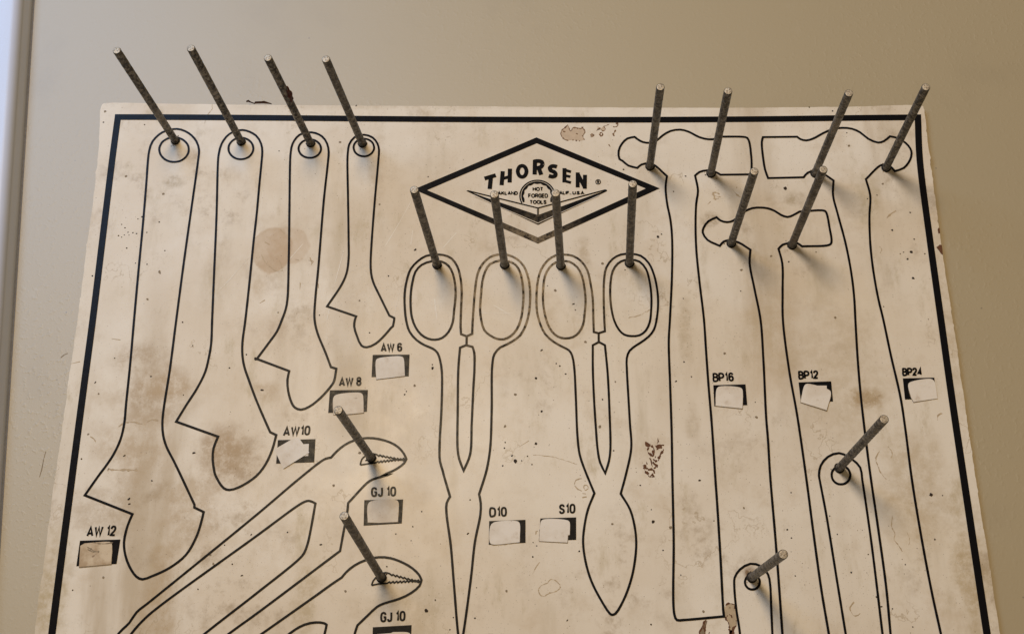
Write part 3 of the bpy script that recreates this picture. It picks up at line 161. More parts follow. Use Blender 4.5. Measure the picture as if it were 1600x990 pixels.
def smooth(pts, closed, step=3.0):
    """Catmull-Rom through the points, broken at corners; returns [(x, z)]."""
    n = len(pts)
    if n < 3:
        return [(a, b) for a, b, _ in pts]
    out = []
    segs = n if closed else n - 1
    for i in range(segs):
        p1, p2 = pts[i], pts[(i + 1) % n]
        p0 = pts[(i - 1) % n] if (closed or i > 0) else p1
        p3 = pts[(i + 2) % n] if (closed or i + 2 < n) else p2
        if p1[2]: p0 = (2 * p1[0] - p2[0], 2 * p1[1] - p2[1], 0)
        if p2[2]: p3 = (2 * p2[0] - p1[0], 2 * p2[1] - p1[1], 0)
        P = [Vector(q[:2]) for q in (p0, p1, p2, p3)]
        tt = [0.0]
        for a, b in zip(P, P[1:]):
            tt.append(tt[-1] + max(1e-4, (b - a).length) ** 0.5)
        k = 1 if (p1[2] and p2[2]) else max(2, int((P[2] - P[1]).length / step))
        for j in range(k):
            t = tt[1] + (tt[2] - tt[1]) * j / k
            A1 = P[0].lerp(P[1], (t - tt[0]) / (tt[1] - tt[0]))
            A2 = P[1].lerp(P[2], (t - tt[1]) / (tt[2] - tt[1]))
            A3 = P[2].lerp(P[3], (t - tt[2]) / (tt[3] - tt[2]))
            B1 = A1.lerp(A2, (t - tt[0]) / (tt[2] - tt[0]))
            B2 = A2.lerp(A3, (t - tt[1]) / (tt[3] - tt[1]))
            q = B1.lerp(B2, (t - tt[1]) / (tt[2] - tt[1]))
            out.append((q.x, q.y))
    if not closed:
        out.append((pts[-1][0], pts[-1][1]))
    return out


_lift = [0]


def ribbon(bm, pts, width, closed=False, depth=0.20, mi=0, wob=0.0):
    """A printed line: a flat strip lying depth mm in front of the white face."""
    _lift[0] = (_lift[0] + 1) % 12
    d = depth + _lift[0] * 0.006
    P = [Vector(p) for p in pts]
    P = [p for i, p in enumerate(P) if i == 0 or (p - P[i - 1]).length > 1e-3]
    if closed and (P[0] - P[-1]).length < 1e-3: P.pop()
    n = len(P)
    L, R = [], []
    for i, p in enumerate(P):
        a = P[i] - P[i - 1] if (i > 0 or closed) else P[1] - P[0]
        b = P[(i + 1) % n] - P[i] if (i < n - 1 or closed) else a
        a, b = a.normalized(), b.normalized()
        na, nb = Vector((-a.y, a.x)), Vector((-b.y, b.x))
        m_ = na + nb
        m_ = m_.normalized() if m_.length > 1e-3 else na
        k = min(2.2, 1.0 / max(0.3, m_.dot(na)))
        h = width / 2 * (1 + wob * rng.uniform(-1, 1))
        q, r = p + m_ * h * k, p - m_ * h * k
        L.append(bm.verts.new((q.x / 1000, -d / 1000, q.y / 1000)))
        R.append(bm.verts.new((r.x / 1000, -d / 1000, r.y / 1000)))
    for i in range(n if closed else n - 1):
        j = (i + 1) % n
        f = bm.faces.new((L[i], R[i], R[j], L[j]))
        f.material_index = mi


def ring_face(bm, outer, inner, depth=0.20, mi=0):
    a = [bm.verts.new((x / 1000, -depth / 1000, z / 1000)) for x, z in outer]
    b = [bm.verts.new((x / 1000, -depth / 1000, z / 1000)) for x, z in inner]
    n = len(a)
    for i in range(n):
        j = (i + 1) % n
        bm.faces.new((a[i], a[j], b[j], b[i])).material_index = mi


def poly(bm, pts, depth, mi=0, thick=0.0, side_mi=None):
    f = [bm.verts.new((p[0] / 1000, -(depth + thick) / 1000, p[1] / 1000)) for p in pts]
    bm.faces.new(f).material_index = mi
    if thick:
        b = [bm.verts.new((p[0] / 1000, -depth / 1000, p[1] / 1000)) for p in pts]
        for i in range(len(f)):
            j = (i + 1) % len(f)
            bm.faces.new((f[i], b[i], b[j], f[j])).material_index = mi if side_mi is None else side_mi


def flip_front(bm):
    bmesh.ops.recalc_face_normals(bm, faces=bm.faces)
    for f in bm.faces:
        if abs(f.normal.y) > 0.9 and f.normal.y > 0 and f.calc_center_median().y < 0.0005:
            f.normal_flip()


def link(name, bm, mats, parent=None, loc=None, smooth_shade=False, fix=True):
    if fix: flip_front(bm)
    me = bpy.data.meshes.new(name)
    bm.to_mesh(me)
    bm.free()
    for k in (mats if isinstance(mats, (list, tuple)) else [mats]):
        me.materials.append(k)
    if smooth_shade:
        for q in me.polygons: q.use_smooth = True
    o = bpy.data.objects.new(name, me)
    C.objects.link(o)
    if parent: o.parent = parent
    if loc: o.location = loc
    return o


# ------------------------------------------------------------------ materials
class N:
    """small node-tree writer"""
    def __init__(self, name):
        self.m = bpy.data.materials.new(name)
        self.m.use_nodes = True
        self.t = self.m.node_tree
        self.b = self.t.nodes['Principled BSDF']
        self.co = self.t.nodes.new('ShaderNodeTexCoord').outputs['Object']

    def put(self, sock, v):
        if isinstance(v, bpy.types.NodeSocket): self.t.links.new(v, sock)
        elif isinstance(v, (tuple, list)) and len(v) == 3 and sock.type == 'RGBA': sock.default_value = (*v, 1)
        else: sock.default_value = v

    def math(self, op, a, b=0.0, clamp=False):
        n = self.t.nodes.new('ShaderNodeMath')
        n.operation, n.use_clamp = op, clamp
        self.put(n.inputs[0], a)
        self.put(n.inputs[1], b)
        return n.outputs[0]

    def vmap(self, loc=(0, 0, 0), rot=(0, 0, 0), scale=(1, 1, 1), co=None):
        n = self.t.nodes.new('ShaderNodeMapping')
        self.put(n.inputs[0], co or self.co)
        n.inputs[1].default_value, n.inputs[2].default_value, n.inputs[3].default_value = loc, rot, scale
        return n.outputs[0]

    def noise(self, scale, detail=4, rough=0.55, co=None, dist=0.0, color=False):
        n = self.t.nodes.new('ShaderNodeTexNoise')
        self.put(n.inputs['Vector'], co or self.co)
        n.inputs['Scale'].default_value, n.inputs['Detail'].default_value = scale, detail
        n.inputs['Roughness'].default_value, n.inputs['Distortion'].default_value = rough, dist
        return n.outputs['Color' if color else 'Fac']

    def voro(self, scale, co=None, feature='F1', out='Distance', rand=1.0):
        n = self.t.nodes.new('ShaderNodeTexVoronoi')
        n.feature = feature
        self.put(n.inputs['Vector'], co or self.co)
        n.inputs['Scale'].default_value = scale
        n.inputs['Randomness'].default_value = rand
        return n.outputs[out]

    def ramp(self, v, lo, hi, a=0.0, b=1.0):
        n = self.t.nodes.new('ShaderNodeMapRange')
        n.interpolation_type = 'SMOOTHSTEP'
        self.put(n.inputs[0], v)
        for i, x in enumerate((lo, hi, a, b)): n.inputs[i + 1].default_value = x
        return n.outputs[0]

    def mix(self, f, a, b):
        n = self.t.nodes.new('ShaderNodeMix')
        n.data_type = 'RGBA'
        self.put(n.inputs[0], f)
        self.put(n.inputs[6], a)
        self.put(n.inputs[7], b)
        return n.outputs[2]

    def bump(self, h, strength, dist, prev=None):
        n = self.t.nodes.new('ShaderNodeBump')
        self.put(n.inputs['Strength'], strength)
        n.inputs['Distance'].default_value = dist
        self.put(n.inputs['Height'], h)
        if prev: self.put(n.inputs['Normal'], prev)
        return n.outputs[0]

    def dist_to(self, x, z, rx, rz, wob=0.0, wscale=60.0):
        """elliptic distance from a point of the face (mm), 1 at the rim, with a ragged rim"""
        v = self.vmap(loc=(-x / rx, 0, -z / rz), scale=(1000 / rx, 0, 1000 / rz))
        n = self.t.nodes.new('ShaderNodeVectorMath')
        n.operation = 'LENGTH'
        self.put(n.inputs[0], v)
        d = n.outputs['Value']
        if wob:
            d = self.math('ADD', d, self.math('MULTIPLY', self.math('SUBTRACT', self.noise(wscale, 5, 0.6), 0.5), wob))
        return d

    def done(self, col, rough, metal=0.0, normal=None, spec=0.5):
        self.put(self.b.inputs['Base Color'], col)
        self.put(self.b.inputs['Roughness'], rough)
        self.put(self.b.inputs['Metallic'], metal)
        self.put(self.b.inputs['Specular IOR Level'], spec)
        if normal: self.put(self.b.inputs['Normal'], normal)
        return self.m


def flat(name, col, rough=0.6, var=0.25, scale=200.0, metal=0.0):
    n = N(name)
    c = n.mix(n.noise(scale, 4), tuple(x * (1 - var) for x in col), tuple(min(1, x * (1 + var)) for x in col))
    return n.done(c, rough, metal, None, 0.12)


def mat_enamel():
    n = N('aged_white_enamel')
    col = (0.632, 0.565, 0.465)
    # broad yellowing and cleaner, greyer areas
    col = n.mix(n.ramp(n.noise(5.0, 4, 0.55), 0.38, 0.66, 0, 0.9), col, (0.555, 0.468, 0.355))
    col = n.mix(n.ramp(n.noise(13.0, 6, 0.65, n.vmap(loc=(3, 1, 2))), 0.47, 0.68, 0, 0.75), col, (0.650, 0.588, 0.495))
    col = n.mix(n.ramp(n.noise(30.0, 7, 0.7, n.vmap(loc=(8, 1, 2))), 0.50, 0.74, 0, 0.55), col, (0.46, 0.365, 0.25))
    # run marks: long soft streaks
    st = n.noise(26.0, 5, 0.6, n.vmap(rot=(0, math.radians(28), 0), scale=(1, 1, 0.16)))
    area = n.ramp(n.noise(4.5, 3, 0.5, n.vmap(loc=(7, 0, 5))), 0.40, 0.62)
    col = n.mix(n.math('MULTIPLY', n.ramp(st, 0.46, 0.70, 0, 0.75), area), col, (0.38, 0.295, 0.19))
    sv = n.noise(34.0, 6, 0.65, n.vmap(loc=(1, 0, 9), scale=(1, 1, 0.22)))
    col = n.mix(n.math('MULTIPLY', n.ramp(sv, 0.50, 0.72, 0, 0.70), n.ramp(n.noise(6.0, 3, 0.5, n.vmap(loc=(2, 0, 1))), 0.43, 0.62)), col, (0.42, 0.345, 0.235))
    # grime clouds, dark and grainy
    g = n.noise(42.0, 10, 0.72, n.vmap(loc=(5, 2, 0)))
    gm = n.ramp(n.noise(9.0, 4, 0.55, n.vmap(loc=(0, 0, 4))), 0.46, 0.68)
    col = n.mix(n.math('MULTIPLY', n.ramp(g, 0.50, 0.68, 0, 0.9), gm), col, (0.32, 0.245, 0.16))
    # rubbed, lighter patches
    col = n.mix(n.ramp(n.noise(17.0, 5, 0.6, n.vmap(loc=(4, 0, 13), rot=(0, 0.6, 0), scale=(1, 1, 0.5))), 0.58, 0.72, 0, 0.35), col, (0.675, 0.61, 0.51))
    # small dry smears, mostly upright, all over
    sm = n.noise(75.0, 8, 0.72, n.vmap(loc=(6, 0, 2), rot=(0, 0.12, 0), scale=(1, 1, 0.42)))
    col = n.mix(n.math('MULTIPLY', n.ramp(sm, 0.52, 0.70, 0, 0.62), n.ramp(n.noise(14.0, 4, 0.6, n.vmap(loc=(9, 0, 9))), 0.38, 0.62, 0.12, 1.0)), col, (0.40, 0.325, 0.205))
    # placed stains of the old board: x, z, rx, rz, ragged, strength, colour
    for x, z, rx, rz, wob, s, c in (
            (-155, -95, 13.5, 16.5, 0.40, 0.50, (0.46, 0.34, 0.225)), (-145, -92, 14.0, 13.5, 0.40, 0.36, (0.48, 0.36, 0.25)), (-218, -192, 30, 26, 1.3, 0.45, (0.40, 0.31, 0.215)),
            (-232, -168, 26, 16, 1.2, 0.42, (0.41, 0.32, 0.22)), (-170, -232, 26, 30, 1.5, 0.50, (0.38, 0.295, 0.21)),
            (-150, -148, 12, 10, 1.2, 0.35, (0.45, 0.36, 0.27)), (-236, -262, 40, 20, 1.5, 0.35, (0.42, 0.335, 0.235)),
            (-205, -318, 14, 60, 1.4, 0.42, (0.44, 0.34, 0.225)), (-268, -318, 14, 60, 1.3, 0.42, (0.42, 0.34, 0.20)),
            (-120, -316, 10, 34, 1.4, 0.40, (0.42, 0.34, 0.215)), (-60, -320, 40, 30, 1.6, 0.25, (0.43, 0.35, 0.24)),
            (262, -300, 14, 60, 1.4, 0.40, (0.44, 0.35, 0.215)), (200, -180, 40, 70, 1.6, 0.25, (0.47, 0.385, 0.265)),
            (44, -105, 5, 26, 1.4, 0.35, (0.43, 0.345, 0.24)), (106, -150, 6, 30, 1.5, 0.30, (0.42, 0.345, 0.24)),
            (108, -210, 6, 18, 0.7, 0.32, (0.45, 0.375, 0.28)), (126, -76, 8, 7, 1.8, 0.55, (0.36, 0.285, 0.19)),
            (181, -60, 8, 8, 2.0, 0.40, (0.36, 0.29, 0.19)), (228, -62, 10, 22, 1.8, 0.40, (0.43, 0.37, 0.24)),
            (-214, -186, 22, 14, 0.9, 0.34, (0.45, 0.34, 0.22)), (-190, -262, 30, 34, 1.0, 0.34, (0.43, 0.33, 0.22)), (-172, -226, 16, 22, 1.0, 0.42, (0.39, 0.29, 0.19)),
            (-228, -226, 34, 30, 1.2, 0.36, (0.43, 0.33, 0.22)), (-162, -120, 7, 12, 0.9, 0.30, (0.48, 0.38, 0.26)), (-152, -190, 12, 9, 1.1, 0.34, (0.42, 0.32, 0.21)),
            (-243, 5, 10, 5, 1.2, 0.30, (0.45, 0.37, 0.25)), (-224, -45, 10, 7, 1.4, 0.45, (0.40, 0.33, 0.23)), (-213, -27, 8, 8, 1.4, 0.40, (0.40, 0.32, 0.22)),
            (236, -250, 30, 50, 1.3, 0.30, (0.45, 0.355, 0.225)), (160, -150, 20, 40, 1.3, 0.26, (0.47, 0.37, 0.24)), (214, -196, 16, 8, 1.3, 0.45, (0.40, 0.30, 0.18)),
            (268, -150, 8, 90, 1.0, 0.30, (0.45, 0.36, 0.24)), (0, 10.5, 280, 4.5, 1.0, 0.22, (0.47, 0.39, 0.28)), (136, -300, 5, 6, 0.8, 0.75, (0.20, 0.12, 0.06)), (-90, -40, 8, 40, 1.2, 0.26, (0.47, 0.38, 0.27))):
        d = n.dist_to(x, z, rx, rz, wob, 45.0 if rx > 15 else 120.0)
        lo = 0.90 if wob < 0.5 else 0.25
        f = n.ramp(d, lo, 1.03, min(1.0, s * 1.55), 0.0)
        if wob >= 0.5:
            f = n.math('MULTIPLY', f, n.ramp(n.noise(85.0, 10, 0.8), 0.38, 0.60, 0.22, 1.15))
        else:
            f = n.math('MULTIPLY', f, n.ramp(n.noise(50.0, 8, 0.7), 0.30, 0.66, 0.45, 1.0))
        c = (c[0] * 0.86, c[1] * 0.82, c[2] * 0.74)
        col = n.mix(f, col, c)
    # fine pepper of dirt
    for sc_, r, dens, s in ((330.0, 0.13, 0.86, 0.8), (560.0, 0.17, 0.74, 0.7), (980.0, 0.22, 0.70, 0.55)):
        vd = n.voro(sc_)
        vr = n.voro(sc_, out='Color')
        sep = n.t.nodes.new('ShaderNodeSeparateColor')
        n.put(sep.inputs[0], vr)
        pick = n.math('GREATER_THAN', sep.outputs[0], dens)
        dot = n.math('MULTIPLY', n.ramp(vd, r * 0.5, r, s, 0.0), pick)
        dot = n.math('MULTIPLY', dot, n.ramp(n.noise(7.0, 4, 0.6, n.vmap(loc=(sc_, 0, 0))), 0.34, 0.60))
        col = n.mix(dot, col, (0.13, 0.09, 0.055))
    # wandering tide lines low on the board
    a = n.noise(22.0, 5, 0.6, n.vmap(loc=(11, 0, 3)))
    line = n.ramp(n.math('ABSOLUTE', n.math('SUBTRACT', a, 0.5)), 0.0, 0.008, 0.50, 0.0)
    line = n.math('MULTIPLY', line, n.ramp(n.noise(16.0, 3, 0.5, n.vmap(loc=(1, 0, 8))), 0.55, 0.66))
    col = n.mix(line, col, (0.30, 0.22, 0.125))
    ro = n.ramp(n.noise(30.0, 6, 0.65), 0.25, 0.75, 0.24, 0.38)
    nm = n.bump(n.noise(16.0, 2, 0.5), 0.30, 0.0011)
    nm = n.bump(n.noise(900.0, 4, 0.6), 0.22, 0.00008, nm)
    return n.done(col, ro, 0, nm, 0.08)


def mat_ink():
    n = N('black_screen_ink')
    c = n.mix(n.ramp(n.noise(700.0, 5, 0.7), 0.62, 0.80, 0, 0.20), (0.006, 0.0055, 0.006), (0.07, 0.06, 0.05))
    # tan glare painted into rubbed ink at snips' loops and diamond; a few chips everywhere
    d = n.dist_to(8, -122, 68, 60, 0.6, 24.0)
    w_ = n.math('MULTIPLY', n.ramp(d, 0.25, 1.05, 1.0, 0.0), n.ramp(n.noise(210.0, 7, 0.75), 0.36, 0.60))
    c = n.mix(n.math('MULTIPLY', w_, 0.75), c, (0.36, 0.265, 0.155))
    chips = n.math('MULTIPLY', n.ramp(n.noise(300.0, 6, 0.7, n.vmap(loc=(3, 3, 3))), 0.68, 0.73), n.ramp(n.noise(9.0, 3, 0.5), 0.45, 0.6))
    c = n.mix(n.math('MULTIPLY', chips, 0.7), c, (0.45, 0.38, 0.29))
    ro = n.ramp(n.noise(260.0, 6, 0.7), 0.25, 0.8, 0.20, 0.36)
    nm = n.bump(n.noise(420.0, 5, 0.65), 0.35, 0.00010)
    nm = n.bump(n.noise(16.0, 2, 0.5), 0.30, 0.0011, nm)
    return n.done(c, ro, 0, nm, 0.045)


def mat_wall():
    n = N('orange_peel_wall_paint')
    c = n.mix(n.noise(3.0, 4, 0.5), (0.292, 0.232, 0.134), (0.318, 0.254, 0.150))
    c = n.mix(n.ramp(n.noise(240.0, 6, 0.7), 0.62, 0.80, 0, 0.35), c, (0.22, 0.17, 0.10))
    c = n.mix(n.ramp(n.noise(9.0, 6, 0.65, n.vmap(loc=(2, 0, 6))), 0.52, 0.74, 0, 0.5), c, (0.25, 0.197, 0.115))
    c = n.mix(n.math('MULTIPLY', n.ramp(n.noise(60.0, 7, 0.7, n.vmap(loc=(5, 0, 1), scale=(1, 1, 0.4))), 0.60, 0.72), n.ramp(n.noise(6.0, 3, 0.5, n.vmap(loc=(3, 0, 3))), 0.48, 0.62, 0, 0.35)), c, (0.36, 0.30, 0.20))
    vd, vr = n.voro(120.0), n.voro(120.0, out='Color')
    sep = n.t.nodes.new('ShaderNodeSeparateColor')
    n.put(sep.inputs[0], vr)
    dot = n.math('MULTIPLY', n.ramp(vd, 0.04, 0.085, 0.8, 0.0), n.math('GREATER_THAN', sep.outputs[0], 0.93))
    c = n.mix(dot, c, (0.14, 0.11, 0.08))
    h = n.math('ADD', n.math('MULTIPLY', n.ramp(n.noise(330.0, 2, 0.5), 0.52, 0.75), 0.8), n.math('MULTIPLY', n.noise(120.0, 3, 0.5), 0.30))
    nm = n.bump(h, n.ramp(n.noise(3.5, 3, 0.5), 0.35, 0.65, 0.03, 0.22), 0.0005)
    nm = n.bump(n.noise(800.0, 3, 0.6), 0.25, 0.0001, nm)
    return n.done(c, 0.52, 0, nm, 1.0)


def mat_trim():
    n = N('white_gloss_trim_paint')
    c = n.mix(n.noise(14.0, 4, 0.5), (0.43, 0.455, 0.54), (0.47, 0.495, 0.575))
    c = n.mix(n.ramp(n.noise(330.0, 5, 0.7), 0.66, 0.78, 0, 0.4), c, (0.40, 0.38, 0.36))
    nm = n.bump(n.noise(70.0, 4, 0.55), 0.3, 0.0005)
    return n.done(c, 0.38, 0, nm)


def mat_steel(name, light, dark, rust):
    n = N(name)
    inf = n.t.nodes.new('ShaderNodeObjectInfo').outputs['Random']
    off = n.t.nodes.new('ShaderNodeVectorMath')
    off.operation = 'ADD'
    n.put(off.inputs[0], n.co)
    cmb = n.t.nodes.new('ShaderNodeCombineXYZ')
    for i in range(3): n.put(cmb.inputs[i], n.math('MULTIPLY', inf, 3.1 + i))
    n.put(off.inputs[1], cmb.outputs[0])
    co = off.outputs[0]
    c = n.mix(n.ramp(n.noise(430.0, 7, 0.75, co), 0.42, 0.62), dark, light)
    c = n.mix(n.ramp(n.noise(170.0, 6, 0.7, co), 0.50, 0.68, 0, 0.8), c, tuple(x * 0.55 for x in dark))
    c = n.mix(n.ramp(n.noise(55.0, 7, 0.7, co), 0.60, 0.72, 0, rust), c, (0.10, 0.055, 0.03))
    c = n.mix(n.ramp(inf, 0.0, 1.0, 0.0, 0.5), c, tuple(x * 0.45 for x in light))
    c = n.mix(n.ramp(n.noise(28.0, 5, 0.6, co), 0.52, 0.68, 0, 0.4), c, tuple(x * 1.5 for x in light))
    ro = n.ramp(n.noise(300.0, 5, 0.7, co), 0.3, 0.7, 0.36, 0.68)
    nm = n.bump(n.noise(600.0, 5, 0.7, co), 0.5, 0.00018)
    return n.done(c, ro, 0.65, nm)


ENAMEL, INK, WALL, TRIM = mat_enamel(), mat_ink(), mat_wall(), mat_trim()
STEEL = mat_steel('galvanised_steel', (0.215, 0.198, 0.172), (0.022, 0.020, 0.018), 0.85)
CORE = flat('brown_hardboard', (0.105, 0.047, 0.024), 0.8, 0.45, 500)
EDGE = flat('chipped_board_edge', (0.34, 0.265, 0.19), 0.75, 0.5, 300)
PALE_RUST = flat('pale_rust_film', (0.45, 0.345, 0.24), 0.6, 0.22, 260)
FOOT_LINE = flat('dark_grey_foot_line', (0.15, 0.15, 0.165), 0.8, 0.3, 300)
TIDE = flat('tide_mark', (0.38, 0.29, 0.185), 0.6, 0.35, 500)
RUSTY = flat('rust_brown_scab', (0.17, 0.095, 0.05), 0.75, 0.6, 700)
SPECK = flat('dark_dirt', (0.030, 0.020, 0.013), 0.7, 0.4, 900)
FADED = flat('faint_dirt', (0.20, 0.15, 0.095), 0.6, 0.4, 900)
SCRATCH = flat('scraped_enamel', (0.655, 0.60, 0.51), 0.5, 0.06, 400)
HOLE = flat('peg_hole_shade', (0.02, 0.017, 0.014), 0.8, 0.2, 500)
LUMP = flat('dark_red_residue', (0.060, 0.016, 0.014), 0.55, 0.6, 400)
SPLIN = flat('dark_splinter_wood', (0.035, 0.016, 0.010), 0.7, 0.6, 700)


def mat_paper():
    n = N('old_paper')
    c = n.mix(n.ramp(n.noise(60.0, 5, 0.6), 0.40, 0.65), (0.63, 0.57, 0.49), (0.56, 0.49, 0.40))
    c = n.mix(n.ramp(n.noise(120.0, 7, 0.7), 0.56, 0.70, 0, 0.45), c, (0.40, 0.31, 0.23))
    c = n.mix(n.ramp(n.noise(420.0, 5, 0.7), 0.64, 0.74, 0, 0.7), c, (0.24, 0.17, 0.12))
    return n.done(c, 0.62, 0, n.bump(n.noise(150.0, 4, 0.6), 0.3, 0.0002), 0.12)


def mat_paper_dirty():
    n = N('stained_paper')
    c = n.mix(n.ramp(n.noise(70.0, 6, 0.65), 0.38, 0.62), (0.50, 0.40, 0.275), (0.33, 0.235, 0.14))
    c = n.mix(n.ramp(n.noise(230.0, 6, 0.7), 0.60, 0.70, 0, 0.8), c, (0.17, 0.10, 0.06))
    return n.done(c, 0.65, 0, n.bump(n.noise(150.0, 4, 0.6), 0.3, 0.0002), 0.12)


def mat_paper_mid():
    n = N('yellowed_paper')
    c = n.mix(n.ramp(n.noise(60.0, 6, 0.65), 0.38, 0.62), (0.61, 0.53, 0.42), (0.53, 0.44, 0.33))
    c = n.mix(n.ramp(n.noise(260.0, 6, 0.7), 0.60, 0.70, 0, 0.7), c, (0.20, 0.13, 0.08))
    return n.done(c, 0.65, 0, n.bump(n.noise(150.0, 4, 0.6), 0.3, 0.0002), 0.12)


def mat_cut():
    n = N('cut_steel_end')
    c = n.mix(n.ramp(n.noise(900.0, 4, 0.65), 0.45, 0.70), (0.40, 0.34, 0.25), (0.11, 0.07, 0.04))
    return n.done(c, 0.5, 0.35, n.bump(n.noise(1100.0, 4, 0.7), 0.6, 0.0003))


PAPER, PAPER_D, PAPER_M, CUT = mat_paper(), mat_paper_dirty(), mat_paper_mid(), mat_cut()

# ------------------------------------------------------------------ the setting: wall and door casing
bm = bmesh.new()
vs = [bm.verts.new(p) for p in ((-1.6, 0.0036, -1.5), (2.2, 0.0036, -1.5), (2.2, 0.0036, 1.3), (-1.6, 0.0036, 1.3))]
bm.faces.new(vs)
_lift[0] = 0
for pts in ([(-284, -226), (-284.6, -231), (-284.9, -237), (-285.6, -242)], [(-283, -166), (-281, -164), (-278.8, -163)]):
    ribbon(bm, pts, 0.55, depth=-3.5, mi=1, wob=0.6)
ribbon(bm, [(-338.1 - 0.0889 * 500, 97.7 + 500), (-307.8 + 0.0889 * 500, -242.9 - 500)], 2.6, depth=-3.45, mi=2)  # dark grey strip along the casing's foot line
wall = link('wall', bm, [WALL, FADED, FOOT_LINE], loc=(0, 0, TOP))
wall['kind'] = 'structure'

# casing: a moulded section swept along its (slightly leaning) foot line
ftop, fbot = Vector((-338.1, 97.7)), Vector((-307.8, -242.9))
axis = (fbot - ftop).normalized()
side = Vector((axis.y, -axis.x)) if axis.y < 0 else Vector((-axis.y, axis.x))
if side.x > 0: side = -side
prof = [(0.0, -3.6), (0.3, 1.5)]
for k in range(9):                               # rounded shoulder
    a = k / 8 * math.pi / 2
    prof.append((8.6 - 6.2 * math.cos(a) ** 0.9 if k else 2.4, 4.6 + 7.0 * math.sin(a)))
prof += [(14.0, 12.0), (34.0, 12.4), (52.0, 12.6), (58.0, 14.2), (64.0, 14.6), (70.0, 12.8), (72.0, 10.0), (72.5, -3.6)]
bm = bmesh.new()
rows = []
for s in range(0, 49):
    c0 = ftop + axis * (-700 + 1900 * s / 48)
    rows.append([bm.verts.new(((c0 + side * u).x / 1000, -h / 1000, (c0 + side * u).y / 1000)) for u, h in prof])
for a, b in zip(rows, rows[1:]):
    for i in range(len(prof) - 1):
        bm.faces.new((a[i], a[i + 1], b[i + 1], b[i]))
bmesh.ops.recalc_face_normals(bm, faces=bm.faces)
if sum(f.normal.y for f in bm.faces) > 0: bmesh.ops.reverse_faces(bm, faces=bm.faces)
casing = link('door_casing', bm, TRIM, loc=(0, 0, TOP), smooth_shade=True, fix=False)
casing['label'] = 'bluish white painted door casing with a rounded edge, leaning slightly, at the left edge of the wall'
casing['category'] = 'door trim'

# ------------------------------------------------------------------ the board
board = bpy.data.objects.new('display_board', None)
board.empty_display_size = 0.05
C.objects.link(board)
board.location = (0, 0, TOP - 0.455)
board['label'] = 'stained white tool board with black outlines and steel pegs, fixed to the beige wall'
board['category'] = 'display board'
UP = (0, 0, 0.455)


def part(name, bm, mats, parent=board, label=None, **k):
    o = link(name, bm, mats, parent, UP if parent is board else None, **k)
    if label: o['label'] = label
    return o


# panel: ragged cut edge, brown core showing at the sides, chips, pepper spots and scrapes in the same mesh
edge = smooth(PATHS['edge'][0][1], True, 1.6)
rag = []
k1 = 0.0
for i, (x, z) in enumerate(edge):
    a = Vector(edge[i - 1]); b = Vector(edge[(i + 1) % len(edge)])
    nrm = Vector((-(b - a).y, (b - a).x)).normalized()
    sidey = abs(nrm.x) > 0.7
    k1 = 0.75 * k1 + rng.gauss(0, 0.10)
    k = k1 * (1.0 if sidey else 0.5)
    if sidey and rng.random() < 0.04: k += rng.choice((-1, 1)) * 0.4
    if 4 < i < len(edge) - 4: x, z = x + nrm.x * k, z + nrm.y * k
    rag.append((x, z))
bm = bmesh.new()
poly(bm, rag, -3.4, 0, thick=3.4, side_mi=1)
for f in bm.faces:
    pass
chip = CHIPS
_d = 0.12
for c_ in chip:
    poly(bm, c_, 0.14, 2)


def blot(cx, cz, r, el=1.0, rot=0.0, mi=3):
    k = 9
    pts = []
    for i in range(k):
        a = 2 * math.pi * i / k
        q = r * rng.uniform(0.7, 1.2)
        u, v = q * math.cos(a) * el, q * math.sin(a)
        pts.append((cx + u * math.cos(rot) - v * math.sin(rot), cz + u * math.sin(rot) + v * math.cos(rot)))
    poly(bm, pts, 0.10, mi)


for (x, z, r, el, rot, mi) in SPECKS:
    blot(x, z, r, el, rot, mi)
for (px_, pz_, _x, _z, _y) in PEGS:
    for _ in range(rng.randint(5, 14)):
        a = rng.uniform(0, 6.28)
        q = 2.6 + abs(rng.gauss(0, 1.1))
        blot(px_ + q * math.cos(a), pz_ + q * math.sin(a), rng.uniform(.15, .42), rng.uniform(1, 2), rng.uniform(0, 3), rng.choice((7, 7, 4, 6, 3)))
for (pts, wd) in SCRATCHES:
    ribbon(bm, smooth([(a, b, 0) for a, b in pts], False, 4), wd, depth=0.05, mi=5, wob=0.7)
for (pts, wd, mi) in SCABS:
    q = smooth([(a, b, 0) for a, b in pts], False, 0.7)
    q = [(a + rng.gauss(0, 0.10), b + rng.gauss(0, 0.10)) for a, b in q]
    ribbon(bm, q, wd, depth=0.06, mi=mi, wob=0.9)
for (pts, mi) in SCABFILL:
    poly(bm, smooth([(a, b, 0) for a, b in pts], True, 1.0), 0.05, mi)
for (pts, wd) in GRIMELINES:
    q = smooth([(a, b, 0) for a, b in pts], False, 0.9)
    ribbon(bm, [(a + rng.gauss(0, .12), b + rng.gauss(0, .12)) for a, b in q], wd * 1.2, depth=0.05, mi=7, wob=0.9)
panel = part('panel', bm, [ENAMEL, EDGE, CORE, SPECK, FADED, SCRATCH, RUSTY, TIDE, PALE_RUST])

# printed frame line
bm = bmesh.new()
bp = smooth(PATHS['border'][0][1], True, 6)
ribbon(bm, bp, 4.3, True)
part('border_line', bm, INK)

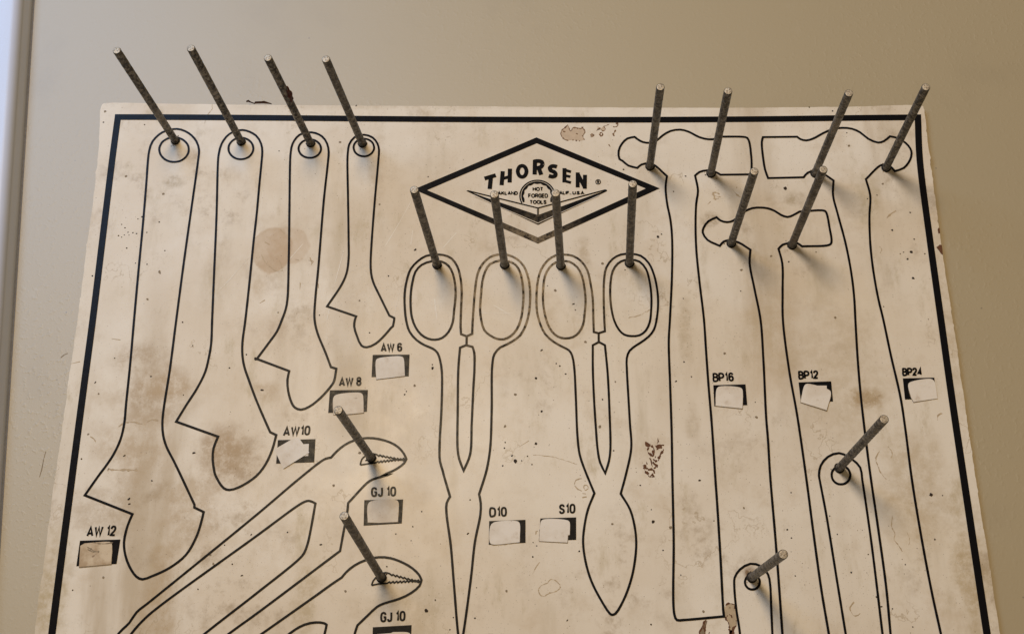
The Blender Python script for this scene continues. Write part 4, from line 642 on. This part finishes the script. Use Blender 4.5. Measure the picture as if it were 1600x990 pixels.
# printed tool outlines
for key, nm, wd, lab in (
        ('aw12', 'wrench_outline', 1.30, 'longest adjustable wrench outline, at the far left'), ('aw10', 'wrench_outline', 1.30, 'second longest adjustable wrench outline'),
        ('aw8', 'wrench_outline', 1.30, 'third longest adjustable wrench outline, over the round stain'), ('aw6', 'wrench_outline', 1.25, 'shortest adjustable wrench outline'),
        ('d10', 'snips_outline', 1.30, 'snips outline with narrow pointed blades'), ('s10', 'snips_outline', 1.25, 'snips outline with broad leaf shaped blades'),
        ('h16', 'hammer_outline', 1.30, 'claw hammer outline with a straight handle and claw to the left'), ('h24', 'hammer_outline', 1.30, 'claw hammer outline with claw to the right'),
        ('h12', 'hammer_outline', 1.30, 'smallest claw hammer outline'), ('ring1', 'bar_outline', 1.25, 'wider round ended bar outline with ring'),
        ('ring2', 'bar_outline', 1.20, 'narrower round ended bar outline with ring'), ('pl1', 'pliers_outline', 1.25, 'upper pliers outline'), ('pl2', 'pliers_outline', 1.25, 'lower pliers outline')):
    bm = bmesh.new()
    for i, (cl, pts) in enumerate(PATHS[key]):
        toothed = nm == 'pliers_outline' and i >= 2
        q = smooth(pts, bool(cl), 2.5)
        ribbon(bm, q, 0.95 if toothed else wd * 1.12, bool(cl), wob=0.04)
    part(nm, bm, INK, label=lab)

# ------------------------------------------------------------------ lettering, drawn as strokes
G = {
 'A': (.62, [[(0, 0), (.31, 1), (.62, 0)], [(.11, .28), (.51, .28)]]), 'W': (.86, [[(0, 1), (.21, 0), (.43, .95), (.65, 0), (.86, 1)]]),
 'G': (.52, [[(.5, .74), (.46, .92), (.27, 1), (.08, .93), (0, .74), (0, .26), (.08, .07), (.27, 0), (.45, .06), (.5, .2), (.5, .47), (.28, .47)]]),
 'J': (.40, [[(.4, 1), (.4, .22), (.34, .05), (.2, 0), (.06, .05), (0, .25)]]), 'D': (.52, [[(0, 0), (0, 1), (.28, 1), (.46, .9), (.52, .7), (.52, .3), (.46, .1), (.28, 0), (0, 0)]]),
 'S': (.50, [[(.47, .74), (.42, .93), (.25, 1), (.08, .94), (.02, .76), (.08, .6), (.42, .41), (.49, .25), (.43, .07), (.25, 0), (.07, .06), (0, .26)]]),
 'B': (.50, [[(0, .53), (0, 1), (.3, 1), (.46, .9), (.46, .64), (.3, .53), (0, .53), (0, 0), (.32, 0), (.5, .12), (.5, .4), (.3, .53)]]),
 'P': (.50, [[(0, 0), (0, 1), (.32, 1), (.5, .88), (.5, .58), (.32, .44), (0, .44)]]),
 '0': (.48, [[(0, .26), (0, .74), (.07, .93), (.24, 1), (.41, .93), (.48, .74), (.48, .26), (.41, .07), (.24, 0), (.07, .07), (0, .26)]]),
 '1': (.20, [[(0, .80), (.14, .86), (.2, 1), (.2, 0)]]), '2': (.48, [[(0, .72), (.06, .93), (.24, 1), (.42, .93), (.47, .74), (.4, .52), (0, .0), (.48, 0)]]),
 '4': (.52, [[(.38, 0), (.38, 1), (0, .25), (.52, .25)]]),
 '6': (.48, [[(.46, .78), (.4, .94), (.24, 1), (.07, .93), (0, .72), (0, .26), (.07, .07), (.24, 0), (.41, .07), (.48, .24), (.48, .36), (.41, .53), (.24, .58), (.02, .46)]]),
 '8': (.48, [[(.24, .54), (.07, .62), (.03, .78), (.08, .94), (.24, 1), (.4, .94), (.45, .78), (.41, .62), (.24, .54), (.06, .45), (0, .26), (.07, .07), (.24, 0), (.41, .07), (.48, .26), (.42, .45), (.24, .54)]]),
 'O': (.66, [[(0, .3), (0, .7), (.14, .93), (.33, 1), (.52, .93), (.66, .7), (.66, .3), (.52, .07), (.33, 0), (.14, .07), (0, .3)]]),
 'H': (.56, [[(0, 0), (0, 1)], [(.56, 0), (.56, 1)], [(0, .5), (.56, .5)]]), 'T': (.56, [[(0, 1), (.56, 1)], [(.28, 1), (.28, 0)]]),
 'F': (.48, [[(0, 0), (0, 1), (.48, 1)], [(0, .52), (.42, .52)]]), 'E': (.48, [[(.48, 1), (0, 1), (0, 0), (.48, 0)], [(0, .52), (.42, .52)]]),
 'R': (.54, [[(0, 0), (0, 1), (.32, 1), (.5, .88), (.5, .62), (.32, .5), (0, .5)], [(.28, .5), (.54, 0)]]), 'L': (.46, [[(0, 1), (0, 0), (.46, 0)]]),
 'K': (.56, [[(0, 0), (0, 1)], [(.54, 1), (0, .42)], [(.18, .6), (.56, 0)]]), 'N': (.58, [[(0, 0), (0, 1), (.58, 0), (.58, 1)]]),
 'U': (.56, [[(0, 1), (0, .25), (.1, .05), (.28, 0), (.46, .05), (.56, .25), (.56, 1)]]), 'I': (.0, [[(0, 0), (0, 1)]]),
 'C': (.56, [[(.55, .74), (.46, .94), (.3, 1), (.1, .92), (0, .7), (0, .3), (.1, .08), (.3, 0), (.46, .06), (.55, .26)]]),
 '.': (.0, [[(0, 0), (0, .10)]]), ',': (.04, [[(.04, .10), (0, -.10)]]), ' ': (.04, [])}


def write(bm, key, stroke, depth=0.20, gap=0.27):
    s, (bl, br, tl) = TEXTS[key]
    bl, br, tl = Vector(bl[:2]), Vector(br[:2]), Vector(tl[:2])
    up = (tl - bl) * (1.08 if stroke > 1 else 1.0)
    h = up.length
    tot = sum(G[c][0] for c in s) + gap * (len(s) - 1)
    along = (br - bl)
    pad = stroke / 2 / along.length
    x = 0.0
    for c in s:
        wd, strokes = G[c]
        for st in strokes:
            q = []
            for u, v in st:
                a = pad + (1 - 2 * pad) * (x + u) / tot
                b = stroke / 2 / h + (1 - stroke / h) * v
                r = bl + along * a + up * b
                q.append((r.x, r.y))
            cl = len(q) > 3 and q[0] == q[-1]
            if c not in 'AWN' and len(q) > 5:
                q = smooth([(a, b, 0) for a, b in (q[:-1] if cl else q)], cl, 0.8)
            ribbon(bm, q, stroke, cl, depth)
        x += wd + gap


# emblem: diamond frame > lettering, round badge, winged chevron
bm = bmesh.new()
ring_face(bm, [q[:2] for q in PATHS['dia_out'][0][1]], [q[:2] for q in PATHS['dia_in'][0][1]])
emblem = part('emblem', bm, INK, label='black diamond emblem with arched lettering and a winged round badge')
bm = bmesh.new()
TH = {'T': 2.85, 'H': 2.75, 'O': 2.6, 'R': 2.8, 'S': 2.75, 'E': 2.6, 'N': 2.6}
for k in 'THORSEN':
    for i, (cl, pts) in enumerate(PATHS[k]):
        wd = TH[k]
        if k == 'E' and i: wd = 1.9
        if k == 'H' and i == 2: wd = 2.2
        ribbon(bm, smooth(pts, bool(cl), 1.0), wd, bool(cl))
for cl, pts in PATHS['regc']: ribbon(bm, smooth(pts, True, 1.0), 0.55, True)
for cl, pts in PATHS['regR']: ribbon(bm, smooth(pts, False, 1.0), 0.5)
write(bm, 'oak', 0.75)
write(bm, 'cal', 0.70, gap=0.22)
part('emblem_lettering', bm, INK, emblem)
bm = bmesh.new()
(bx0, bz0, _), (bxr, _, _), (_, bzr, _) = BADGE
RX, RZ = bxr - bx0, bzr - bz0
outer, mid1, mid2, inner = [], [], [], []
NS = 96
for i in range(NS + 1):
    a = math.radians(-27 + 234 * i / NS)
    ph = (math.degrees(a) * 14 / 360) % 1.0
    sc_ = 0.735 + 0.055 * (abs(ph - 0.5) * 2) ** 1.6
    ca, sa = math.cos(a), math.sin(a)
    for lst, r in ((outer, 1.0), (mid1, 0.925), (mid2, 0.890), (inner, sc_)):
        lst.append((bx0 + RX * r * ca, bz0 + RZ * r * sa))
for A_, B_ in ((outer, mid1), (mid2, inner)):
    va = [bm.verts.new((x / 1000, -0.00020, z / 1000)) for x, z in A_]
    vb = [bm.verts.new((x / 1000, -0.00020, z / 1000)) for x, z in B_]
    for i in range(NS): bm.faces.new((va[i], va[i + 1], vb[i + 1], vb[i]))
write(bm, 'hot', 0.72)
write(bm, 'forg', 0.72)
write(bm, 'tools', 0.72)
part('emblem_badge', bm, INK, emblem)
bm = bmesh.new()
poly(bm, PATHS['band'][0][1], 0.20)
for k, wd in (('wingline', 0.80), ('wingmid', 1.05)):
    for cl, pts in PATHS[k]: ribbon(bm, [q[:2] for q in pts], wd, depth=0.29)
for cl, pts in PATHS['bandpale']: ribbon(bm, [q[:2] for q in pts], 0.38, depth=0.42, mi=1)
part('emblem_wing', bm, [INK, ENAMEL], emblem)

# price boxes: black printed box > lettering above it, paper patches stuck over it
LAB = {'aw12': 'black box with a brown stained paper patch, beside the longest wrench outline', 'aw10': 'black box with a crooked paper patch over a second one',
       'gj': 'black box with a rust stained paper patch', 'bp12': 'black box with a tilted paper patch over a second one'}
for key, bxp in BOXES.items():
    bm = bmesh.new()
    poly(bm, bxp, 0.22)
    box = part('price_box', bm, INK, label=LAB.get(key))
    bm = bmesh.new()
    write(bm, key, 1.18, gap=0.30)
    part('lettering', bm, INK, box)
    for i, pts in enumerate(PAPERS[key]):
        q = smooth(pts, True, 1.0)
        bm = bmesh.new()
        poly(bm, q, 0.30 + 0.22 * i, 0, thick=0.16, side_mi=1)
        cx_, cz_ = sum(a for a, _ in q) / len(q), sum(b for _, b in q) / len(q)
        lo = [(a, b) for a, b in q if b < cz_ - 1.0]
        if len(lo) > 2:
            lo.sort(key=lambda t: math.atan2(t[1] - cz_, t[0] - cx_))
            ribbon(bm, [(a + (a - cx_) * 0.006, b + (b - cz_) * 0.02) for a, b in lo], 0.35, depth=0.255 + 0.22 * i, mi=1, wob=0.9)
        if key == 'aw12':
            for st_, wd_ in (([(cx_ - 9, cz_ + 0.2), (cx_ - 6.5, cz_ - 0.9), (cx_ - 4.6, cz_ - 2.2), (cx_ - 1.6, cz_ - 2.4)], 0.7), ([(cx_ - 8.6, cz_ - 1.0), (cx_ - 6.2, cz_ - 2.2), (cx_ - 4.4, cz_ - 2.9)], 0.5), ([(cx_ - 6, cz_ + 3.0), (cx_, cz_ + 2.2), (cx_ + 6, cz_ + 2.9)], 0.5)):
                ribbon(bm, smooth([(a, b, 0) for a, b in st_], False, 0.7), wd_, depth=0.50, mi=1, wob=0.9)
        part('paper_patch', bm, [PAPER_D if key == 'aw12' else PAPER_M if key in ('gj', 'aw8', 'gj2') else PAPER, FADED], box)

# ------------------------------------------------------------------ pegs: one of each mesh, then copies
PEG_R, PEG_L = 0.00245, 0.1036
bm = bmesh.new()
SEG = 28
prof = [(PEG_R * 1.30, 0.0004), (PEG_R * 1.18, 0.0009), (PEG_R * 1.02, 0.0010)]
rows = []
lv = [(PEG_R, -0.003)] + [(PEG_R * (1 + 0.018 * math.sin(i * 2.7) + rng.uniform(-.012, .012)), PEG_L * i / 30) for i in range(0, 30)] + \
     [(PEG_R, PEG_L - 0.0006), (PEG_R * 0.96, PEG_L - 0.0002), (PEG_R * 0.86, PEG_L)]
for r, z in lv:
    rows.append([bm.verts.new((r * math.cos(2 * math.pi * k / SEG), r * math.sin(2 * math.pi * k / SEG), z)) for k in range(SEG)])
for a, b in zip(rows, rows[1:]):
    for k in range(SEG):
        bm.faces.new((a[k], a[(k + 1) % SEG], b[(k + 1) % SEG], b[k]))
bmesh.ops.recalc_face_normals(bm, faces=bm.faces)
peg_me = bpy.data.meshes.new('peg')
bm.to_mesh(peg_me); bm.free()
peg_me.materials.append(STEEL)
for q in peg_me.polygons: q.use_smooth = True

bm = bmesh.new()
cv = bm.verts.new((0, 0, 0.00012))
r1 = [bm.verts.new((PEG_R * .55 * math.cos(2 * math.pi * k / SEG), PEG_R * .55 * math.sin(2 * math.pi * k / SEG), 0.00010 + rng.uniform(-.00008, .00008))) for k in range(SEG)]
r2 = [bm.verts.new((PEG_R * .87 * math.cos(2 * math.pi * k / SEG), PEG_R * .87 * math.sin(2 * math.pi * k / SEG), -0.00004)) for k in range(SEG)]
for k in range(SEG):
    bm.faces.new((cv, r1[k], r1[(k + 1) % SEG]))
    bm.faces.new((r1[k], r2[k], r2[(k + 1) % SEG], r1[(k + 1) % SEG]))
end_me = bpy.data.meshes.new('cut_end')
bm.to_mesh(end_me); bm.free()
end_me.materials.append(CUT)

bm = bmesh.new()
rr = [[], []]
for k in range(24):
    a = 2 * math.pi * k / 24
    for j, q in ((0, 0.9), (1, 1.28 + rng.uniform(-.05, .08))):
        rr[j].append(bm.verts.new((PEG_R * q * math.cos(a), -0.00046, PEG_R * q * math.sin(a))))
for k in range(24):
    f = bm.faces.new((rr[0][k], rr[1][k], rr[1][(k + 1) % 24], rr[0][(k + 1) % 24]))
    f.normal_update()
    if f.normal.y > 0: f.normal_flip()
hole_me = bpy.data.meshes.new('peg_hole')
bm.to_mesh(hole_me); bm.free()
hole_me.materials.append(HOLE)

for i, (bx_, bz_, ex, ez, ey) in enumerate(PEGS):
    base = Vector((bx_ / 1000, 0, bz_ / 1000))
    tip = Vector((ex / 1000, -ey / 1000, ez / 1000))
    d = tip - base
    o = bpy.data.objects.new('peg', peg_me)
    C.objects.link(o)
    o.parent = board
    o.location = base + Vector(UP)
    o.rotation_euler = d.to_track_quat('Z', 'Y').to_euler()
    o.scale = (1, 1, d.length / PEG_L)
    e = bpy.data.objects.new('cut_end', end_me)
    C.objects.link(e)
    e.parent = o
    e.location = (0, 0, PEG_L)
    e.rotation_euler = (0, 0, rng.uniform(0, 6.28))
    h = bpy.data.objects.new('peg_hole', hole_me)
    C.objects.link(h)
    h.parent = board
    h.location = base + Vector(UP)
    if i == 2:
        o['label'] = 'steel peg with a dark red lump of residue on its shaft'
        bm = bmesh.new()
        bmesh.ops.create_icosphere(bm, subdivisions=4, radius=1.0)
        for v in bm.verts:
            k = 1 + 0.22 * math.sin(5 * v.co.x + 1.3) * math.cos(4 * v.co.y + 0.6) + 0.14 * math.sin(9 * v.co.z + 3 * v.co.x)
            v.co = Vector((v.co.x * 0.0024 * k, v.co.y * 0.0024 * k, v.co.z * 0.0085 * k))
        bmesh.ops.recalc_face_normals(bm, faces=bm.faces)
        lump = link('residue_lump', bm, LUMP, o, (0.0009, 0, PEG_L * 0.60), smooth_shade=True, fix=False)

# ------------------------------------------------------------------ splinter lying on the board's top edge
bm = bmesh.new()
secs = [(-180.2, 1.5, 2.7, 1.1), (-178.6, 1.6, 3.4, 1.6), (-177, 1.0, 1.9, 1.0), (-174.8, .25, 1.0, .6), (-174.2, .3, 2.2, 1.2), (-170, .3, 2.3, 1.5), (-168.3, .3, 2.6, 1.5), (-166.0, .2, 1.7, 1.0), (-163.2, .1, .5, .3)]
rows = []
for x, z0, z1_, dy in secs:
    zz = 12.4
    rows.append([bm.verts.new((x / 1000, yy / 1000, (zz + z) / 1000)) for yy, z in ((-dy * .5, z0 - .3), (-dy, (z0 + z1_) / 2), (-dy * .4, z1_ * .85), (1.0, (z0 + z1_) / 2))])
for a, b in zip(rows, rows[1:]):
    for k in range(4): bm.faces.new((a[k], a[(k + 1) % 4], b[(k + 1) % 4], b[k]))
bm.faces.new(rows[0]); bm.faces.new(rows[-1])
bmesh.ops.recalc_face_normals(bm, faces=bm.faces)
sp = link('splinter', bm, SPLIN, loc=(0, 0, TOP), fix=False)
sp['label'] = 'small dark brown splinter lying along the top edge of the white board'
sp['category'] = 'splinter'
